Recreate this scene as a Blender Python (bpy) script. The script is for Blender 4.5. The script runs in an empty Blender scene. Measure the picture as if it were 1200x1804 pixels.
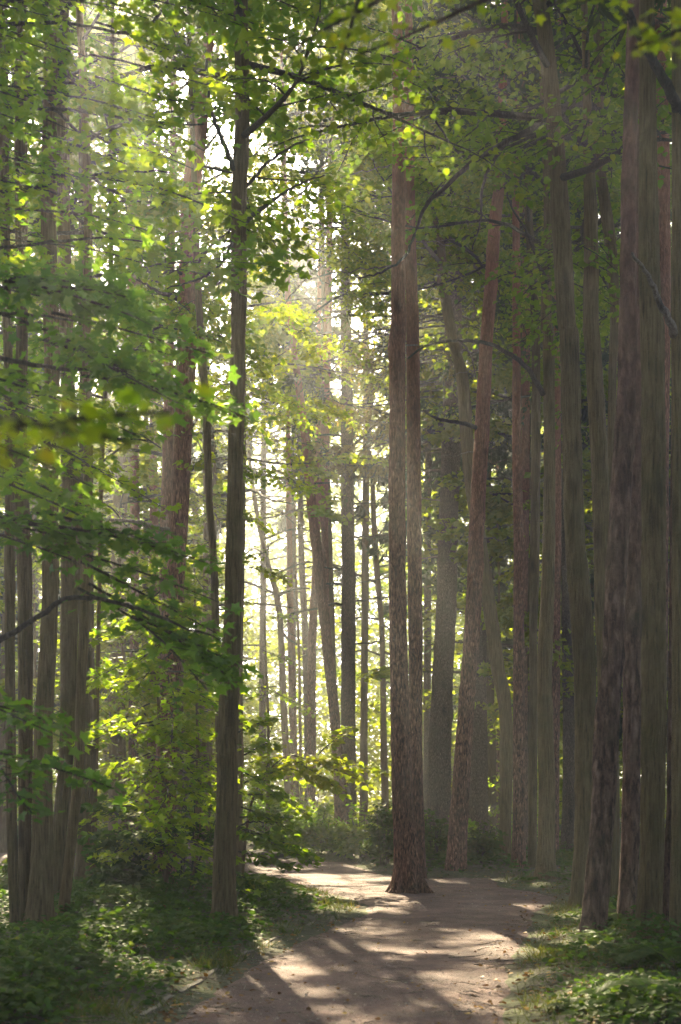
import bpy, math, random
import numpy as np
from mathutils import Vector

# ---------------------------------------------------------------- camera, sky, sun, exposure
SC = bpy.context.scene
COL = SC.collection
F, CX, HOR, CAMH = 2400.0, 600.0, 1385.0, 1.6          # focal length and horizon in photograph pixels
cam_d = bpy.data.cameras.new('camera')
cam = bpy.data.objects.new('camera', cam_d); COL.objects.link(cam)
cam.location = (0, 0, CAMH); cam.rotation_euler = (math.radians(90), 0, 0)
cam_d.sensor_fit = 'VERTICAL'; cam_d.sensor_height = 36.0; cam_d.sensor_width = 24.0
cam_d.lens = F / 1804.0 * 36.0
cam_d.shift_y = (HOR - 902.0) / 1804.0
cam_d.clip_start = 0.1; cam_d.clip_end = 1000
cam_d.dof.use_dof = True; cam_d.dof.focus_distance = 19.0; cam_d.dof.aperture_fstop = 2.2
SC.camera = cam

SUN_EL, SUN_AZ = 35.0, -9.5                              # degrees; azimuth from +Y towards +X
S = Vector((math.sin(math.radians(SUN_AZ)) * math.cos(math.radians(SUN_EL)),
            math.cos(math.radians(SUN_AZ)) * math.cos(math.radians(SUN_EL)),
            math.sin(math.radians(SUN_EL))))
SN = np.array(S)
sun_d = bpy.data.lights.new('sun', 'SUN'); sun_d.energy = 5.0; sun_d.angle = math.radians(0.55)
sun_d.color = (1.0, 0.84, 0.55)
sun = bpy.data.objects.new('sun', sun_d); COL.objects.link(sun)
sun.rotation_euler = S.to_track_quat('Z', 'Y').to_euler(); sun.location = (0, 0, 60)

W = bpy.data.worlds.new('World'); SC.world = W; W.use_nodes = True
wn = W.node_tree.nodes; wl = W.node_tree.links
bg = wn['Background']
sky = wn.new('ShaderNodeTexSky'); sky.sky_type = 'NISHITA'; sky.sun_disc = False
sky.sun_elevation = math.radians(SUN_EL); sky.sun_rotation = math.radians(SUN_AZ)
wl.new(sky.outputs[0], bg.inputs[0]); bg.inputs[1].default_value = 0.12
sky.air_density = 0.16; sky.dust_density = 2.0; sky.ozone_density = 0.0

SC.view_settings.view_transform = 'Standard'; SC.view_settings.look = 'None'
SC.view_settings.gamma = 1.0; SC.view_settings.use_curve_mapping = False
SC.view_settings.exposure = 2.75
SC.render.engine = 'CYCLES'
cy = SC.cycles
cy.max_bounces = 5; cy.diffuse_bounces = 4; cy.glossy_bounces = 1; cy.transmission_bounces = 2
cy.volume_bounces = 0; cy.transparent_max_bounces = 4
cy.use_denoising = True; cy.sample_clamp_indirect = 4.0
cy.caustics_reflective = False; cy.caustics_refractive = False
try: cy.denoiser = 'OPENIMAGEDENOISE'; cy.denoising_prefilter = 'NONE'
except Exception: pass

HAZE_DENSITY, HAZE_G = 0.0027, 0.75

# ---------------------------------------------------------------- helpers
def px(x, y, Y):                                         # a pixel of the photograph at depth Y
    return np.array([(x - CX) / F * Y, Y, CAMH + (HOR - y) / F * Y])

def gpx(x, y):                                           # a pixel on the ground
    Y = F * CAMH / (y - HOR)
    return ((x - CX) / F * Y, Y)

def tag(o, label=None, cat=None, group=None, kind=None):
    if label: o['label'] = label
    if cat: o['category'] = cat
    if group: o['group'] = group
    if kind: o['kind'] = kind
    return o

def empty(name, loc, label, cat, group=None):
    o = bpy.data.objects.new(name, None); COL.objects.link(o); o.location = loc
    o.empty_display_size = 0.2
    return tag(o, label, cat, group)

def link(name, me, parent=None):
    o = bpy.data.objects.new(name, me); COL.objects.link(o)
    if parent is not None:
        o.parent = parent
    return o

class Geo:
    """numpy triangles/quads gathered into one mesh with per-face material and tint"""
    def __init__(self): self.v = []; self.f = []; self.m = []; self.t = []; self.s = []; self.n = 0
    def add(self, v, f, mat=0, tint=0.5, smooth=False):
        v = np.asarray(v, float); f = np.asarray(f, np.int64)
        if f.shape[1] == 4:
            f = np.vstack([f[:, [0, 1, 2]], f[:, [0, 2, 3]]])
        self.v.append(v); self.f.append(f + self.n); self.n += len(v)
        self.m.append(np.full(len(f), mat, np.int32))
        self.t.append(np.broadcast_to(np.asarray(tint, np.float32), (len(f),)).copy())
        self.s.append(np.full(len(f), smooth, bool))
    def mesh(self, name, mats, origin=(0, 0, 0)):
        v = np.vstack(self.v) - np.asarray(origin, float); f = np.vstack(self.f)
        me = bpy.data.meshes.new(name)
        me.vertices.add(len(v)); me.vertices.foreach_set('co', v.astype(np.float32).ravel())
        nf = len(f)
        me.loops.add(nf * 3); me.loops.foreach_set('vertex_index', f.astype(np.int32).ravel())
        me.polygons.add(nf)
        me.polygons.foreach_set('loop_start', np.arange(0, nf * 3, 3, dtype=np.int32))
        me.polygons.foreach_set('loop_total', np.full(nf, 3, np.int32))
        me.polygons.foreach_set('material_index', np.concatenate(self.m))
        me.polygons.foreach_set('use_smooth', np.concatenate(self.s))
        a = me.attributes.new('tint', 'FLOAT', 'FACE')
        a.data.foreach_set('value', np.concatenate(self.t))
        me.update(calc_edges=True)
        for m in mats: me.materials.append(m)
        return me

def nrm(a):
    return a / np.maximum(np.linalg.norm(a, axis=-1, keepdims=True), 1e-9)

def tube(geo, pts, rad, sides=6, mat=0, tint=0.5, cap=True):
    pts = np.asarray(pts, float); rad = np.broadcast_to(np.asarray(rad, float), (len(pts),))
    tan = nrm(np.gradient(pts, axis=0))
    ref = np.where(np.abs(tan[:, 2:3]) > 0.9, np.array([[1., 0, 0]]), np.array([[0, 0, 1.]]))
    a = nrm(np.cross(tan, ref)); b = np.cross(tan, a)
    th = np.linspace(0, 2 * math.pi, sides, endpoint=False)
    v = pts[:, None] + rad[:, None, None] * (np.cos(th)[None, :, None] * a[:, None] + np.sin(th)[None, :, None] * b[:, None])
    n = len(pts)
    i = np.arange(n - 1)[:, None]; j = np.arange(sides)[None]; j2 = (j + 1) % sides
    f = np.stack([i * sides + j, i * sides + j2, (i + 1) * sides + j2, (i + 1) * sides + j], -1).reshape(-1, 4)
    geo.add(v.reshape(-1, 3), f, mat, tint, True)

def catmull(p, n):
    p = np.asarray(p, float)
    if len(p) == 2:
        t = np.linspace(0, 1, n)[:, None]; return p[0] * (1 - t) + p[1] * t
    d = np.concatenate([[0], np.cumsum(np.linalg.norm(np.diff(p[:, :3], axis=0), axis=1))])
    q = np.vstack([2 * p[0] - p[1], p, 2 * p[-1] - p[-2]])
    s = np.linspace(0, d[-1], n); out = []
    for x in s:
        k = min(max(np.searchsorted(d, x, 'right') - 1, 0), len(p) - 2)
        u = (x - d[k]) / max(d[k + 1] - d[k], 1e-9)
        a, b, c, e = q[k], q[k + 1], q[k + 2], q[k + 3]
        out.append(0.5 * (2 * b + (c - a) * u + (2 * a - 5 * b + 4 * c - e) * u * u + (3 * b - a - 3 * c + e) * u ** 3))
    return np.array(out)

# ---------------------------------------------------------------- gaps in the canopy along the sun's direction
TUBES = []                                               # (x, y, z, radius, start distance)
def gap(p, r, t0=0.8): TUBES.append((p[0], p[1], p[2], r, t0))
def carve(P, rng, n=None):
    keep = np.ones(len(P), bool)
    if len(P) < 50:
        A = np.array(TUBES[:n]); d = P[:, None] - A[None, :, :3]; t = d @ SN
        q = np.linalg.norm(d - t[..., None] * SN, axis=2)
        return ~((t > A[None, :, 4]) & (q < A[None, :, 3] * (0.75 + 0.5 * rng.random((len(P), 1))))).any(1)
    for x, y, z, r, t0 in TUBES[:n]:
        d = P - np.array([x, y, z]); t = d @ SN
        q = np.linalg.norm(d - t[:, None] * SN, axis=1)
        keep &= ~((t > t0) & (q < r * (0.75 + 0.5 * rng.random(len(P)))))
    return keep

# ---------------------------------------------------------------- materials
def new_mat(name):
    m = bpy.data.materials.new(name); m.use_nodes = True
    nt = m.node_tree; nt.nodes.clear()
    out = nt.nodes.new('ShaderNodeOutputMaterial')
    return m, nt, out

def N(nt, typ, **kw):
    n = nt.nodes.new(typ)
    for k, v in kw.items():
        if k.startswith('i_'): n.inputs[int(k[2:])].default_value = v
        else: setattr(n, k, v)
    return n

def ramp(nt, stops):
    r = nt.nodes.new('ShaderNodeValToRGB'); e = r.color_ramp.elements
    while len(e) < len(stops): e.new(0.5)
    for k, (p, c) in enumerate(stops):
        e[k].position = p; e[k].color = (*c, 1)
    return r

def leaf_material(name, dark, mid, light, trans=0.55, tcol=(2.6, 3.2, 0.7), gloss=0.025, rough=0.45):
    m, nt, out = new_mat(name); L = nt.links.new
    at = N(nt, 'ShaderNodeAttribute', attribute_name='tint')
    r = ramp(nt, [(0.0, dark), (0.5, mid), (1.0, light)])
    L(at.outputs['Fac'], r.inputs[0])
    d = N(nt, 'ShaderNodeBsdfDiffuse'); L(r.outputs[0], d.inputs[0])
    t = N(nt, 'ShaderNodeBsdfTranslucent')
    mul = N(nt, 'ShaderNodeMix', data_type='RGBA', blend_type='MULTIPLY'); mul.inputs['Factor'].default_value = 1
    L(r.outputs[0], mul.inputs['A']); mul.inputs['B'].default_value = (*tcol, 1)
    L(mul.outputs['Result'], t.inputs[0])
    mx = N(nt, 'ShaderNodeMixShader'); mx.inputs[0].default_value = trans
    L(d.outputs[0], mx.inputs[1]); L(t.outputs[0], mx.inputs[2])
    g = N(nt, 'ShaderNodeBsdfGlossy'); g.inputs['Roughness'].default_value = rough
    g.inputs[0].default_value = (1, 1, 1, 1)
    m2 = N(nt, 'ShaderNodeMixShader'); m2.inputs[0].default_value = gloss
    L(mx.outputs[0], m2.inputs[1]); L(g.outputs[0], m2.inputs[2])
    L(m2.outputs[0], out.inputs[0])
    return m

def bark_material(name, dark, mid, light, kind, top=None, topz=(5, 12), moss=(0.045, 0.055, 0.018), moss_amt=0.3, scale=1.0):
    m, nt, out = new_mat(name); L = nt.links.new
    tc = N(nt, 'ShaderNodeTexCoord')
    oi = N(nt, 'ShaderNodeObjectInfo')
    off = N(nt, 'ShaderNodeVectorMath', operation='MULTIPLY_ADD')
    comb = N(nt, 'ShaderNodeCombineXYZ')
    for k in range(3): L(oi.outputs['Random'], comb.inputs[k])
    L(comb.outputs[0], off.inputs[0]); off.inputs[1].default_value = (37, 53, 71); L(tc.outputs['Object'], off.inputs[2])
    warp = N(nt, 'ShaderNodeTexNoise'); warp.inputs['Scale'].default_value = 3.0; warp.inputs['Detail'].default_value = 3
    L(off.outputs[0], warp.inputs['Vector'])
    wm = N(nt, 'ShaderNodeVectorMath', operation='MULTIPLY_ADD')
    L(warp.outputs['Color'], wm.inputs[0]); wm.inputs[1].default_value = (0.07, 0.07, 0.3) if kind == 'plates' else (0.03, 0.03, 0.3); L(off.outputs[0], wm.inputs[2])
    mp = N(nt, 'ShaderNodeMapping')
    L(wm.outputs[0], mp.inputs['Vector'])
    if kind == 'plates':
        mp.inputs['Scale'].default_value = (24 * scale, 24 * scale, 6.0 * scale)
        vo = N(nt, 'ShaderNodeTexVoronoi', feature='DISTANCE_TO_EDGE'); vo.inputs['Scale'].default_value = 1.0
        vo.inputs['Randomness'].default_value = 1.0
        L(mp.outputs[0], vo.inputs['Vector'])
        mr = N(nt, 'ShaderNodeMapRange'); mr.inputs[1].default_value = 0.0; mr.inputs[2].default_value = 0.42
        L(vo.outputs['Distance'], mr.inputs[0])
        no = N(nt, 'ShaderNodeTexNoise'); no.inputs['Scale'].default_value = 1.6; no.inputs['Detail'].default_value = 6; no.inputs['Roughness'].default_value = .65
        L(mp.outputs[0], no.inputs['Vector'])
        nr = N(nt, 'ShaderNodeMapRange'); nr.inputs[1].default_value = 0.34; nr.inputs[2].default_value = 0.6; L(no.outputs['Fac'], nr.inputs[0])
        mm = N(nt, 'ShaderNodeMath', operation='MULTIPLY'); L(mr.outputs[0], mm.inputs[0]); L(nr.outputs[0], mm.inputs[1])
        av = N(nt, 'ShaderNodeMath', operation='MULTIPLY_ADD'); L(nr.outputs[0], av.inputs[0]); av.inputs[1].default_value = .45; 
        sc2 = N(nt, 'ShaderNodeMath', operation='MULTIPLY'); L(mm.outputs[0], sc2.inputs[0]); sc2.inputs[1].default_value = .55; L(sc2.outputs[0], av.inputs[2])
        hgt = av.outputs[0]
    else:
        mp.inputs['Scale'].default_value = (46 * scale, 46 * scale, 3.2 * scale)
        no = N(nt, 'ShaderNodeTexNoise'); no.inputs['Scale'].default_value = 1.0; no.inputs['Detail'].default_value = 6
        no.inputs['Roughness'].default_value = 0.6
        L(mp.outputs[0], no.inputs['Vector'])
        mr = N(nt, 'ShaderNodeMapRange'); mr.inputs[1].default_value = 0.28; mr.inputs[2].default_value = 0.66
        L(no.outputs['Fac'], mr.inputs[0]); hgt = mr.outputs[0]
    fine = N(nt, 'ShaderNodeTexNoise'); fine.inputs['Scale'].default_value = 38; fine.inputs['Detail'].default_value = 5
    fine.inputs['Roughness'].default_value = 0.65
    L(off.outputs[0], fine.inputs['Vector'])
    add = N(nt, 'ShaderNodeMath', operation='MULTIPLY_ADD'); L(fine.outputs['Fac'], add.inputs[0])
    add.inputs[1].default_value = 0.5; L(hgt, add.inputs[2])
    sc = N(nt, 'ShaderNodeMath', operation='MULTIPLY'); L(add.outputs[0], sc.inputs[0]); sc.inputs[1].default_value = 0.7
    r = ramp(nt, [(0.24, tuple(c * .8 for c in dark)), (0.52, mid), (0.82, tuple(c * 1.12 for c in light))] if kind == 'plates' else [(0.14, dark), (0.5, mid), (0.9, light)]); L(sc.outputs[0], r.inputs[0])
    colr = r.outputs[0]
    sep = N(nt, 'ShaderNodeSeparateXYZ'); L(tc.outputs['Object'], sep.inputs[0])
    if top is not None:                                  # the thin orange bark of the upper pine stem
        zr = N(nt, 'ShaderNodeMapRange'); zr.inputs[1].default_value = topz[0]; zr.inputs[2].default_value = topz[1]
        L(sep.outputs[2], zr.inputs[0])
        tm = N(nt, 'ShaderNodeMix', data_type='RGBA', blend_type='MIX')
        L(zr.outputs[0], tm.inputs['Factor']); L(colr, tm.inputs['A'])
        r2 = ramp(nt, [(0.1, tuple(c * 0.45 for c in top)), (0.9, top)]); L(sc.outputs[0], r2.inputs[0])
        L(r2.outputs[0], tm.inputs['B']); colr = tm.outputs['Result']
    pat = N(nt, 'ShaderNodeTexNoise'); pat.inputs['Scale'].default_value = 1.7; pat.inputs['Detail'].default_value = 5
    pat.inputs['Roughness'].default_value = 0.7
    L(off.outputs[0], pat.inputs['Vector'])
    pr = N(nt, 'ShaderNodeMapRange'); pr.inputs[1].default_value = 0.48; pr.inputs[2].default_value = 0.72
    pr.inputs[4].default_value = moss_amt * 2
    L(pat.outputs['Fac'], pr.inputs[0])
    ms = N(nt, 'ShaderNodeMix', data_type='RGBA', blend_type='MIX')
    L(pr.outputs[0], ms.inputs['Factor']); L(colr, ms.inputs['A']); ms.inputs['B'].default_value = (*moss, 1)
    km = N(nt, 'ShaderNodeMapping'); km.inputs['Scale'].default_value = (3.2, 3.2, 1.15); L(wm.outputs[0], km.inputs['Vector'])
    kv = N(nt, 'ShaderNodeTexVoronoi'); kv.inputs['Scale'].default_value = 1.0; L(km.outputs[0], kv.inputs['Vector'])
    kr = N(nt, 'ShaderNodeMapRange'); kr.inputs[1].default_value = 0.04; kr.inputs[2].default_value = 0.26; kr.inputs[3].default_value = 0.4; kr.inputs[4].default_value = 1.0
    L(kv.outputs['Distance'], kr.inputs[0])
    kk = N(nt, 'ShaderNodeMix', data_type='RGBA', blend_type='MULTIPLY'); kk.inputs['Factor'].default_value = 1
    L(ms.outputs['Result'], kk.inputs['A']); L(kr.outputs[0], kk.inputs['B'])
    hs = N(nt, 'ShaderNodeHueSaturation'); L(kk.outputs['Result'], hs.inputs['Color'])
    vv = N(nt, 'ShaderNodeMapRange'); vv.inputs[3].default_value = 0.8; vv.inputs[4].default_value = 1.2
    L(oi.outputs['Random'], vv.inputs[0]); L(vv.outputs[0], hs.inputs['Value'])
    bs = N(nt, 'ShaderNodeBsdfPrincipled'); bs.inputs['Roughness'].default_value = 0.85
    bs.inputs['Specular IOR Level'].default_value = 0.25
    L(hs.outputs[0], bs.inputs['Base Color'])
    bp = N(nt, 'ShaderNodeBump'); bp.inputs['Strength'].default_value = 0.9; bp.inputs['Distance'].default_value = 0.025
    L(add.outputs[0], bp.inputs['Height']); L(bp.outputs[0], bs.inputs['Normal'])
    L(bs.outputs[0], out.inputs[0])
    return m

M = {}
M['linden_bark'] = bark_material('linden_bark', (0.050, 0.033, 0.013), (0.145, 0.098, 0.042), (0.215, 0.155, 0.072), 'ridges', moss=(0.070,0.068,0.020), moss_amt=0.35)
M['pine_bark'] = bark_material('pine_bark', (0.042, 0.020, 0.012), (0.215, 0.100, 0.064), (0.37, 0.20, 0.135), 'plates',
                               top=(0.46, 0.19, 0.11), topz=(4, 11), moss=(0.09, 0.075, 0.045), moss_amt=0.25)
M['near_pine_bark'] = bark_material('near_pine_bark', (0.075, 0.042, 0.028), (0.19, 0.112, 0.076), (0.28, 0.18, 0.13), 'plates',
                                    top=(0.36, 0.19, 0.14), topz=(3, 8), moss=(0.05, 0.055, 0.022), moss_amt=0.3, scale=0.5)
M['spruce_bark'] = bark_material('spruce_bark', (0.05, 0.033, 0.022), (0.165, 0.112, 0.074), (0.28, 0.20, 0.14), 'plates',
                                 moss=(0.09, 0.085, 0.05), moss_amt=0.3, scale=1.8)
M['twig_bark'] = bark_material('twig_bark', (0.025, 0.02, 0.016), (0.06, 0.05, 0.038), (0.11, 0.09, 0.07), 'ridges', moss_amt=0.25)
M['dead_wood'] = bark_material('dead_wood', (0.10, 0.075, 0.06), (0.19, 0.15, 0.12), (0.30, 0.25, 0.21), 'ridges', moss_amt=0.1)
M['maple_leaf'] = leaf_material('maple_leaf', (0.046, 0.092, 0.010), (0.088, 0.135, 0.012), (0.155, 0.165, 0.014), trans=.6)
M['linden_leaf'] = leaf_material('linden_leaf', (0.038, 0.070, 0.008), (0.092, 0.118, 0.011), (0.185, 0.165, 0.016), trans=0.6)
M['gold_leaf'] = leaf_material('gold_leaf', (0.085, 0.115, 0.015), (0.13, 0.14, 0.017), (0.18, 0.135, 0.02))
M['cool_leaf'] = leaf_material('cool_leaf', (0.040, 0.078, 0.022), (0.072, 0.112, 0.024), (0.12, 0.145, 0.020), gloss=0.03)
M['herb_leaf'] = leaf_material('herb_leaf', (0.028, 0.062, 0.014), (0.050, 0.092, 0.020), (0.085, 0.10, 0.022), trans=.45, tcol=(1.9, 2.0, .7), gloss=0.012)
M['grass_blade'] = leaf_material('grass_blade', (0.030, 0.050, 0.010), (0.055, 0.072, 0.014), (0.11, 0.095, 0.03), trans=.45, tcol=(1.9, 1.9, .7))
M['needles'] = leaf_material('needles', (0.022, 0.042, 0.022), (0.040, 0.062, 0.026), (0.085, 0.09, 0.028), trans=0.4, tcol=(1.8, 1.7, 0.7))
M['sunlit_needles'] = leaf_material('sunlit_needles', (0.06, 0.075, 0.025), (0.12, 0.115, 0.035), (0.20, 0.165, 0.06), trans=0.5, tcol=(2.2, 1.9, 0.8))  # needle colour brightened and yellowed: direct sun on the drooping boughs, painted in
M['fallen'] = leaf_material('fallen', (0.10, 0.05, 0.02), (0.22, 0.10, 0.02), (0.32, 0.20, 0.04), trans=0.2, tcol=(1, 1, 1))

# ---------------------------------------------------------------- leaves
def _mir(half):
    return half
LEAF = {}
# maple: five pointed lobes; (u along, v across, w up)
LEAF['maple'] = (np.array([(0, 0, 0), (.40, 0, -.03), (1, 0, -.08),
                           (-.06, .30, .05), (.20, .27, .02), (.52, .58, .06), (.56, .19, .0),
                           (-.06, -.30, .05), (.20, -.27, .02), (.52, -.58, .06), (.56, -.19, .0)]),
                 np.array([(0, 4, 3), (0, 1, 4), (4, 6, 5), (4, 1, 6), (1, 2, 6),
                           (0, 7, 8), (0, 8, 1), (8, 9, 10), (8, 10, 1), (1, 10, 2)]))
LEAF['linden'] = (np.array([(0, 0, 0), (.42, 0, -.02), (1, 0, -.10),
                            (.02, .28, .04), (.45, .42, .06), (.02, -.28, .04), (.45, -.42, .06)]),
                  np.array([(0, 1, 3), (3, 1, 4), (4, 1, 2), (0, 5, 1), (5, 6, 1), (6, 2, 1)]))
LEAF['kite'] = (np.array([(0, 0, 0), (.45, .40, .07), (1, 0, -.06), (.45, -.40, .07)]),
                np.array([(0, 2, 1), (0, 3, 2)]))
LEAF['blade'] = (np.array([(0, .045, 0), (0, -.045, 0), (.55, .03, .03), (.55, -.03, .03), (1, 0, -.08)]),
                 np.array([(0, 1, 3), (0, 3, 2), (2, 3, 4)]))
LEAF['sprig'] = (np.array([(0, .05, 0), (0, -.05, 0), (.5, .17, .03), (.5, -.17, .03), (1, 0, -.04)]), np.array([(0, 1, 3), (0, 3, 2), (2, 3, 4)]))

def put_leaves(geo, kind, P, D, Nn, size, tint, mat=0):
    tv, tf = LEAF[kind]
    D = nrm(D); B = nrm(np.cross(Nn, D)); Nn = np.cross(D, B)
    size = np.broadcast_to(np.asarray(size, float), (len(P),))
    v = P[:, None] + size[:, None, None] * (tv[None, :, 0:1] * D[:, None] + tv[None, :, 1:2] * B[:, None] + tv[None, :, 2:3] * Nn[:, None])
    n = len(P); k = len(tv)
    f = (tf[None] + (np.arange(n) * k)[:, None, None]).reshape(-1, 3)
    geo.add(v.reshape(-1, 3), f, mat, np.repeat(np.broadcast_to(tint, (n,)), len(tf)))

class Crown:
    """leaves and twigs of one plant; boughs are flat layered sprays"""
    def __init__(self, seed, kind='linden', size=0.11, tint=0.5, twig=True, mat=0, tilt=None, cut_sprays=True, ntubes=None):
        self.cut_sprays = cut_sprays; self.ntubes = ntubes
        self.tilt = tilt or (0.6 if kind == 'kite' else 0.42)
        self.rng = np.random.default_rng(seed); self.kind = kind; self.size = size; self.tint = tint
        self.geo = Geo(); self.P = []; self.D = []; self.N = []; self.S = []; self.T = []; self.twig = twig
    def spray(self, p0, p1, width, T=10, Mn=6, droop=0.12, r0=0.010, tilt=None, twigs=None, dt=0.0, size=None):
        rng = self.rng; p0 = np.asarray(p0, float); p1 = np.asarray(p1, float)
        L = np.linalg.norm(p1 - p0); ax = (p1 - p0) / max(L, 1e-6)
        up = np.array([0, 0, 1.])
        if self.cut_sprays and not carve(np.array([p0 * .45 + p1 * .55]), rng, self.ntubes)[0]: return
        t = (np.arange(T) + 0.3 + 0.5 * rng.random(T)) / T * 0.9 + 0.1
        wob = nrm(np.cross(ax, up)[None])[0]
        ph = rng.random() * 6.3
        def C(t):
            t = np.asarray(t)[..., None]
            return p0 + (p1 - p0) * t - up * droop * L * t * t + wob * (0.05 * L * np.sin(t * 4 + ph) - 0.05 * L * math.sin(ph))
        side = wob[None] * np.where(np.arange(T) % 2 == 0, 1, -1)[:, None]
        roll = rng.normal(0, 0.10, (T, 1)) * up
        td = nrm(side * 0.85 + ax * (0.45 + 0.35 * rng.random((T, 1))) + roll)
        tl = width * (1.08 - 0.75 * np.abs(t - 0.35) / 0.65) * (0.6 + 0.6 * rng.random(T))
        base = C(t)
        k = (np.arange(Mn) + 0.4 + 0.6 * rng.random((T, Mn))) / Mn
        pos = base[:, None] + td[:, None] * (tl[:, None] * k)[..., None] - up * (0.10 * tl[:, None] * k ** 2)[..., None]
        pos = pos.reshape(-1, 3)
        n = len(pos)
        pos += rng.normal(0, 0.025, (n, 3)) * np.array([1, 1, 0.7]) * (1 + L)
        tdn = np.repeat(td, Mn, 0)
        sgn = np.where(np.arange(n) % 2 == 0, 1, -1)[:, None]
        sd = nrm(np.cross(tdn, up))
        D = nrm(tdn * 0.6 + sd * sgn * 0.65 + rng.normal(0, 0.25, (n, 3)) - up * (0.18 + 0.2 * rng.random((n, 1))))
        Nn = nrm(up + rng.normal(0, tilt or self.tilt, (n, 3)))
        # end leaf on the bough tip
        self.P.append(pos); self.D.append(D); self.N.append(Nn)
        self.S.append((size or self.size) * (0.65 + 0.6 * rng.random(n)))
        self.T.append(np.clip(self.tint + dt + rng.normal(0, 0.16, n), 0, 1))
        if self.twig if twigs is None else twigs:
            c = C(np.linspace(0, 1, 6)); tube(self.geo, c, np.linspace(r0, r0 * 0.35, 6), 5, 1)
            n2 = T
            a = base; b = base + td * tl[:, None] * 0.95 - up * (0.10 * tl)[:, None]
            w = np.cross(td, up); w = nrm(w) * (r0 * 0.32)
            h = np.array([0, 0, r0 * 0.32])
            v = np.stack([a + w, a - w * 0.5 + h, a - w * 0.5 - h, b], 1).reshape(-1, 3)
            f = (np.array([(0, 1, 3), (1, 2, 3), (2, 0, 3)])[None] + (np.arange(n2) * 4)[:, None, None]).reshape(-1, 3)
            self.geo.add(v, f, 1, 0.5, True)
    def limb(self, p0, p1, r0, sprays, sl, width, T=9, Mn=6, droop=0.05, rise=0.0, sides=6):
        """a limb with sprays along it"""
        rng = self.rng; p0 = np.asarray(p0, float); p1 = np.asarray(p1, float)
        L = np.linalg.norm(p1 - p0); ax = (p1 - p0) / max(L, 1e-6); up = np.array([0, 0, 1.])
        wob = rng.normal(0, 0.04 * L, (4, 3)); wob[0] = 0
        q = np.array([p0 + (p1 - p0) * t + up * (rise * L * math.sin(t * math.pi) - droop * L * t * t) for t in (0, .33, .66, 1)]) + wob
        c = catmull(q, 9); tube(self.geo, c, np.linspace(r0, r0 * 0.25, 9), sides, 1)
        for i in range(sprays):
            t = 0.25 + 0.75 * (i + rng.random()) / sprays
            s = c[min(int(t * 8), 8)]
            ang = (1 if i % 2 else -1) * rng.uniform(0.35, 1.1)
            ca, sa = math.cos(ang), math.sin(ang)
            d = np.array([ax[0] * ca - ax[1] * sa, ax[0] * sa + ax[1] * ca, ax[2] * 0.4 + rng.normal(0, 0.12)])
            l = sl * rng.uniform(0.65, 1.25)
            self.spray(s, s + d * l, width * rng.uniform(.7, 1.2), T, Mn, droop=rng.uniform(0.05, 0.3), r0=max(r0 * 0.3, 0.006))
        d = nrm((c[-1] - c[-2])[None])[0]
        self.spray(c[-1], c[-1] + d * sl, width, T, Mn, r0=max(r0 * 0.25, 0.006))
    def finish(self, mats, origin, name='crown', do_carve=True, cut=None):
        P = np.vstack(self.P); D = np.vstack(self.D); Nn = np.vstack(self.N); Sz = np.concatenate(self.S); T = np.concatenate(self.T)
        k = carve(P, self.rng, self.ntubes) if do_carve else np.ones(len(P), bool)
        if cut is not None: k &= ~cut(P)
        put_leaves(self.geo, self.kind, P[k], D[k], Nn[k], Sz[k], T[k], 0)
        Crown.count += int(k.sum())
        return self.geo.mesh(name, mats, origin)
    count = 0

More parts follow.
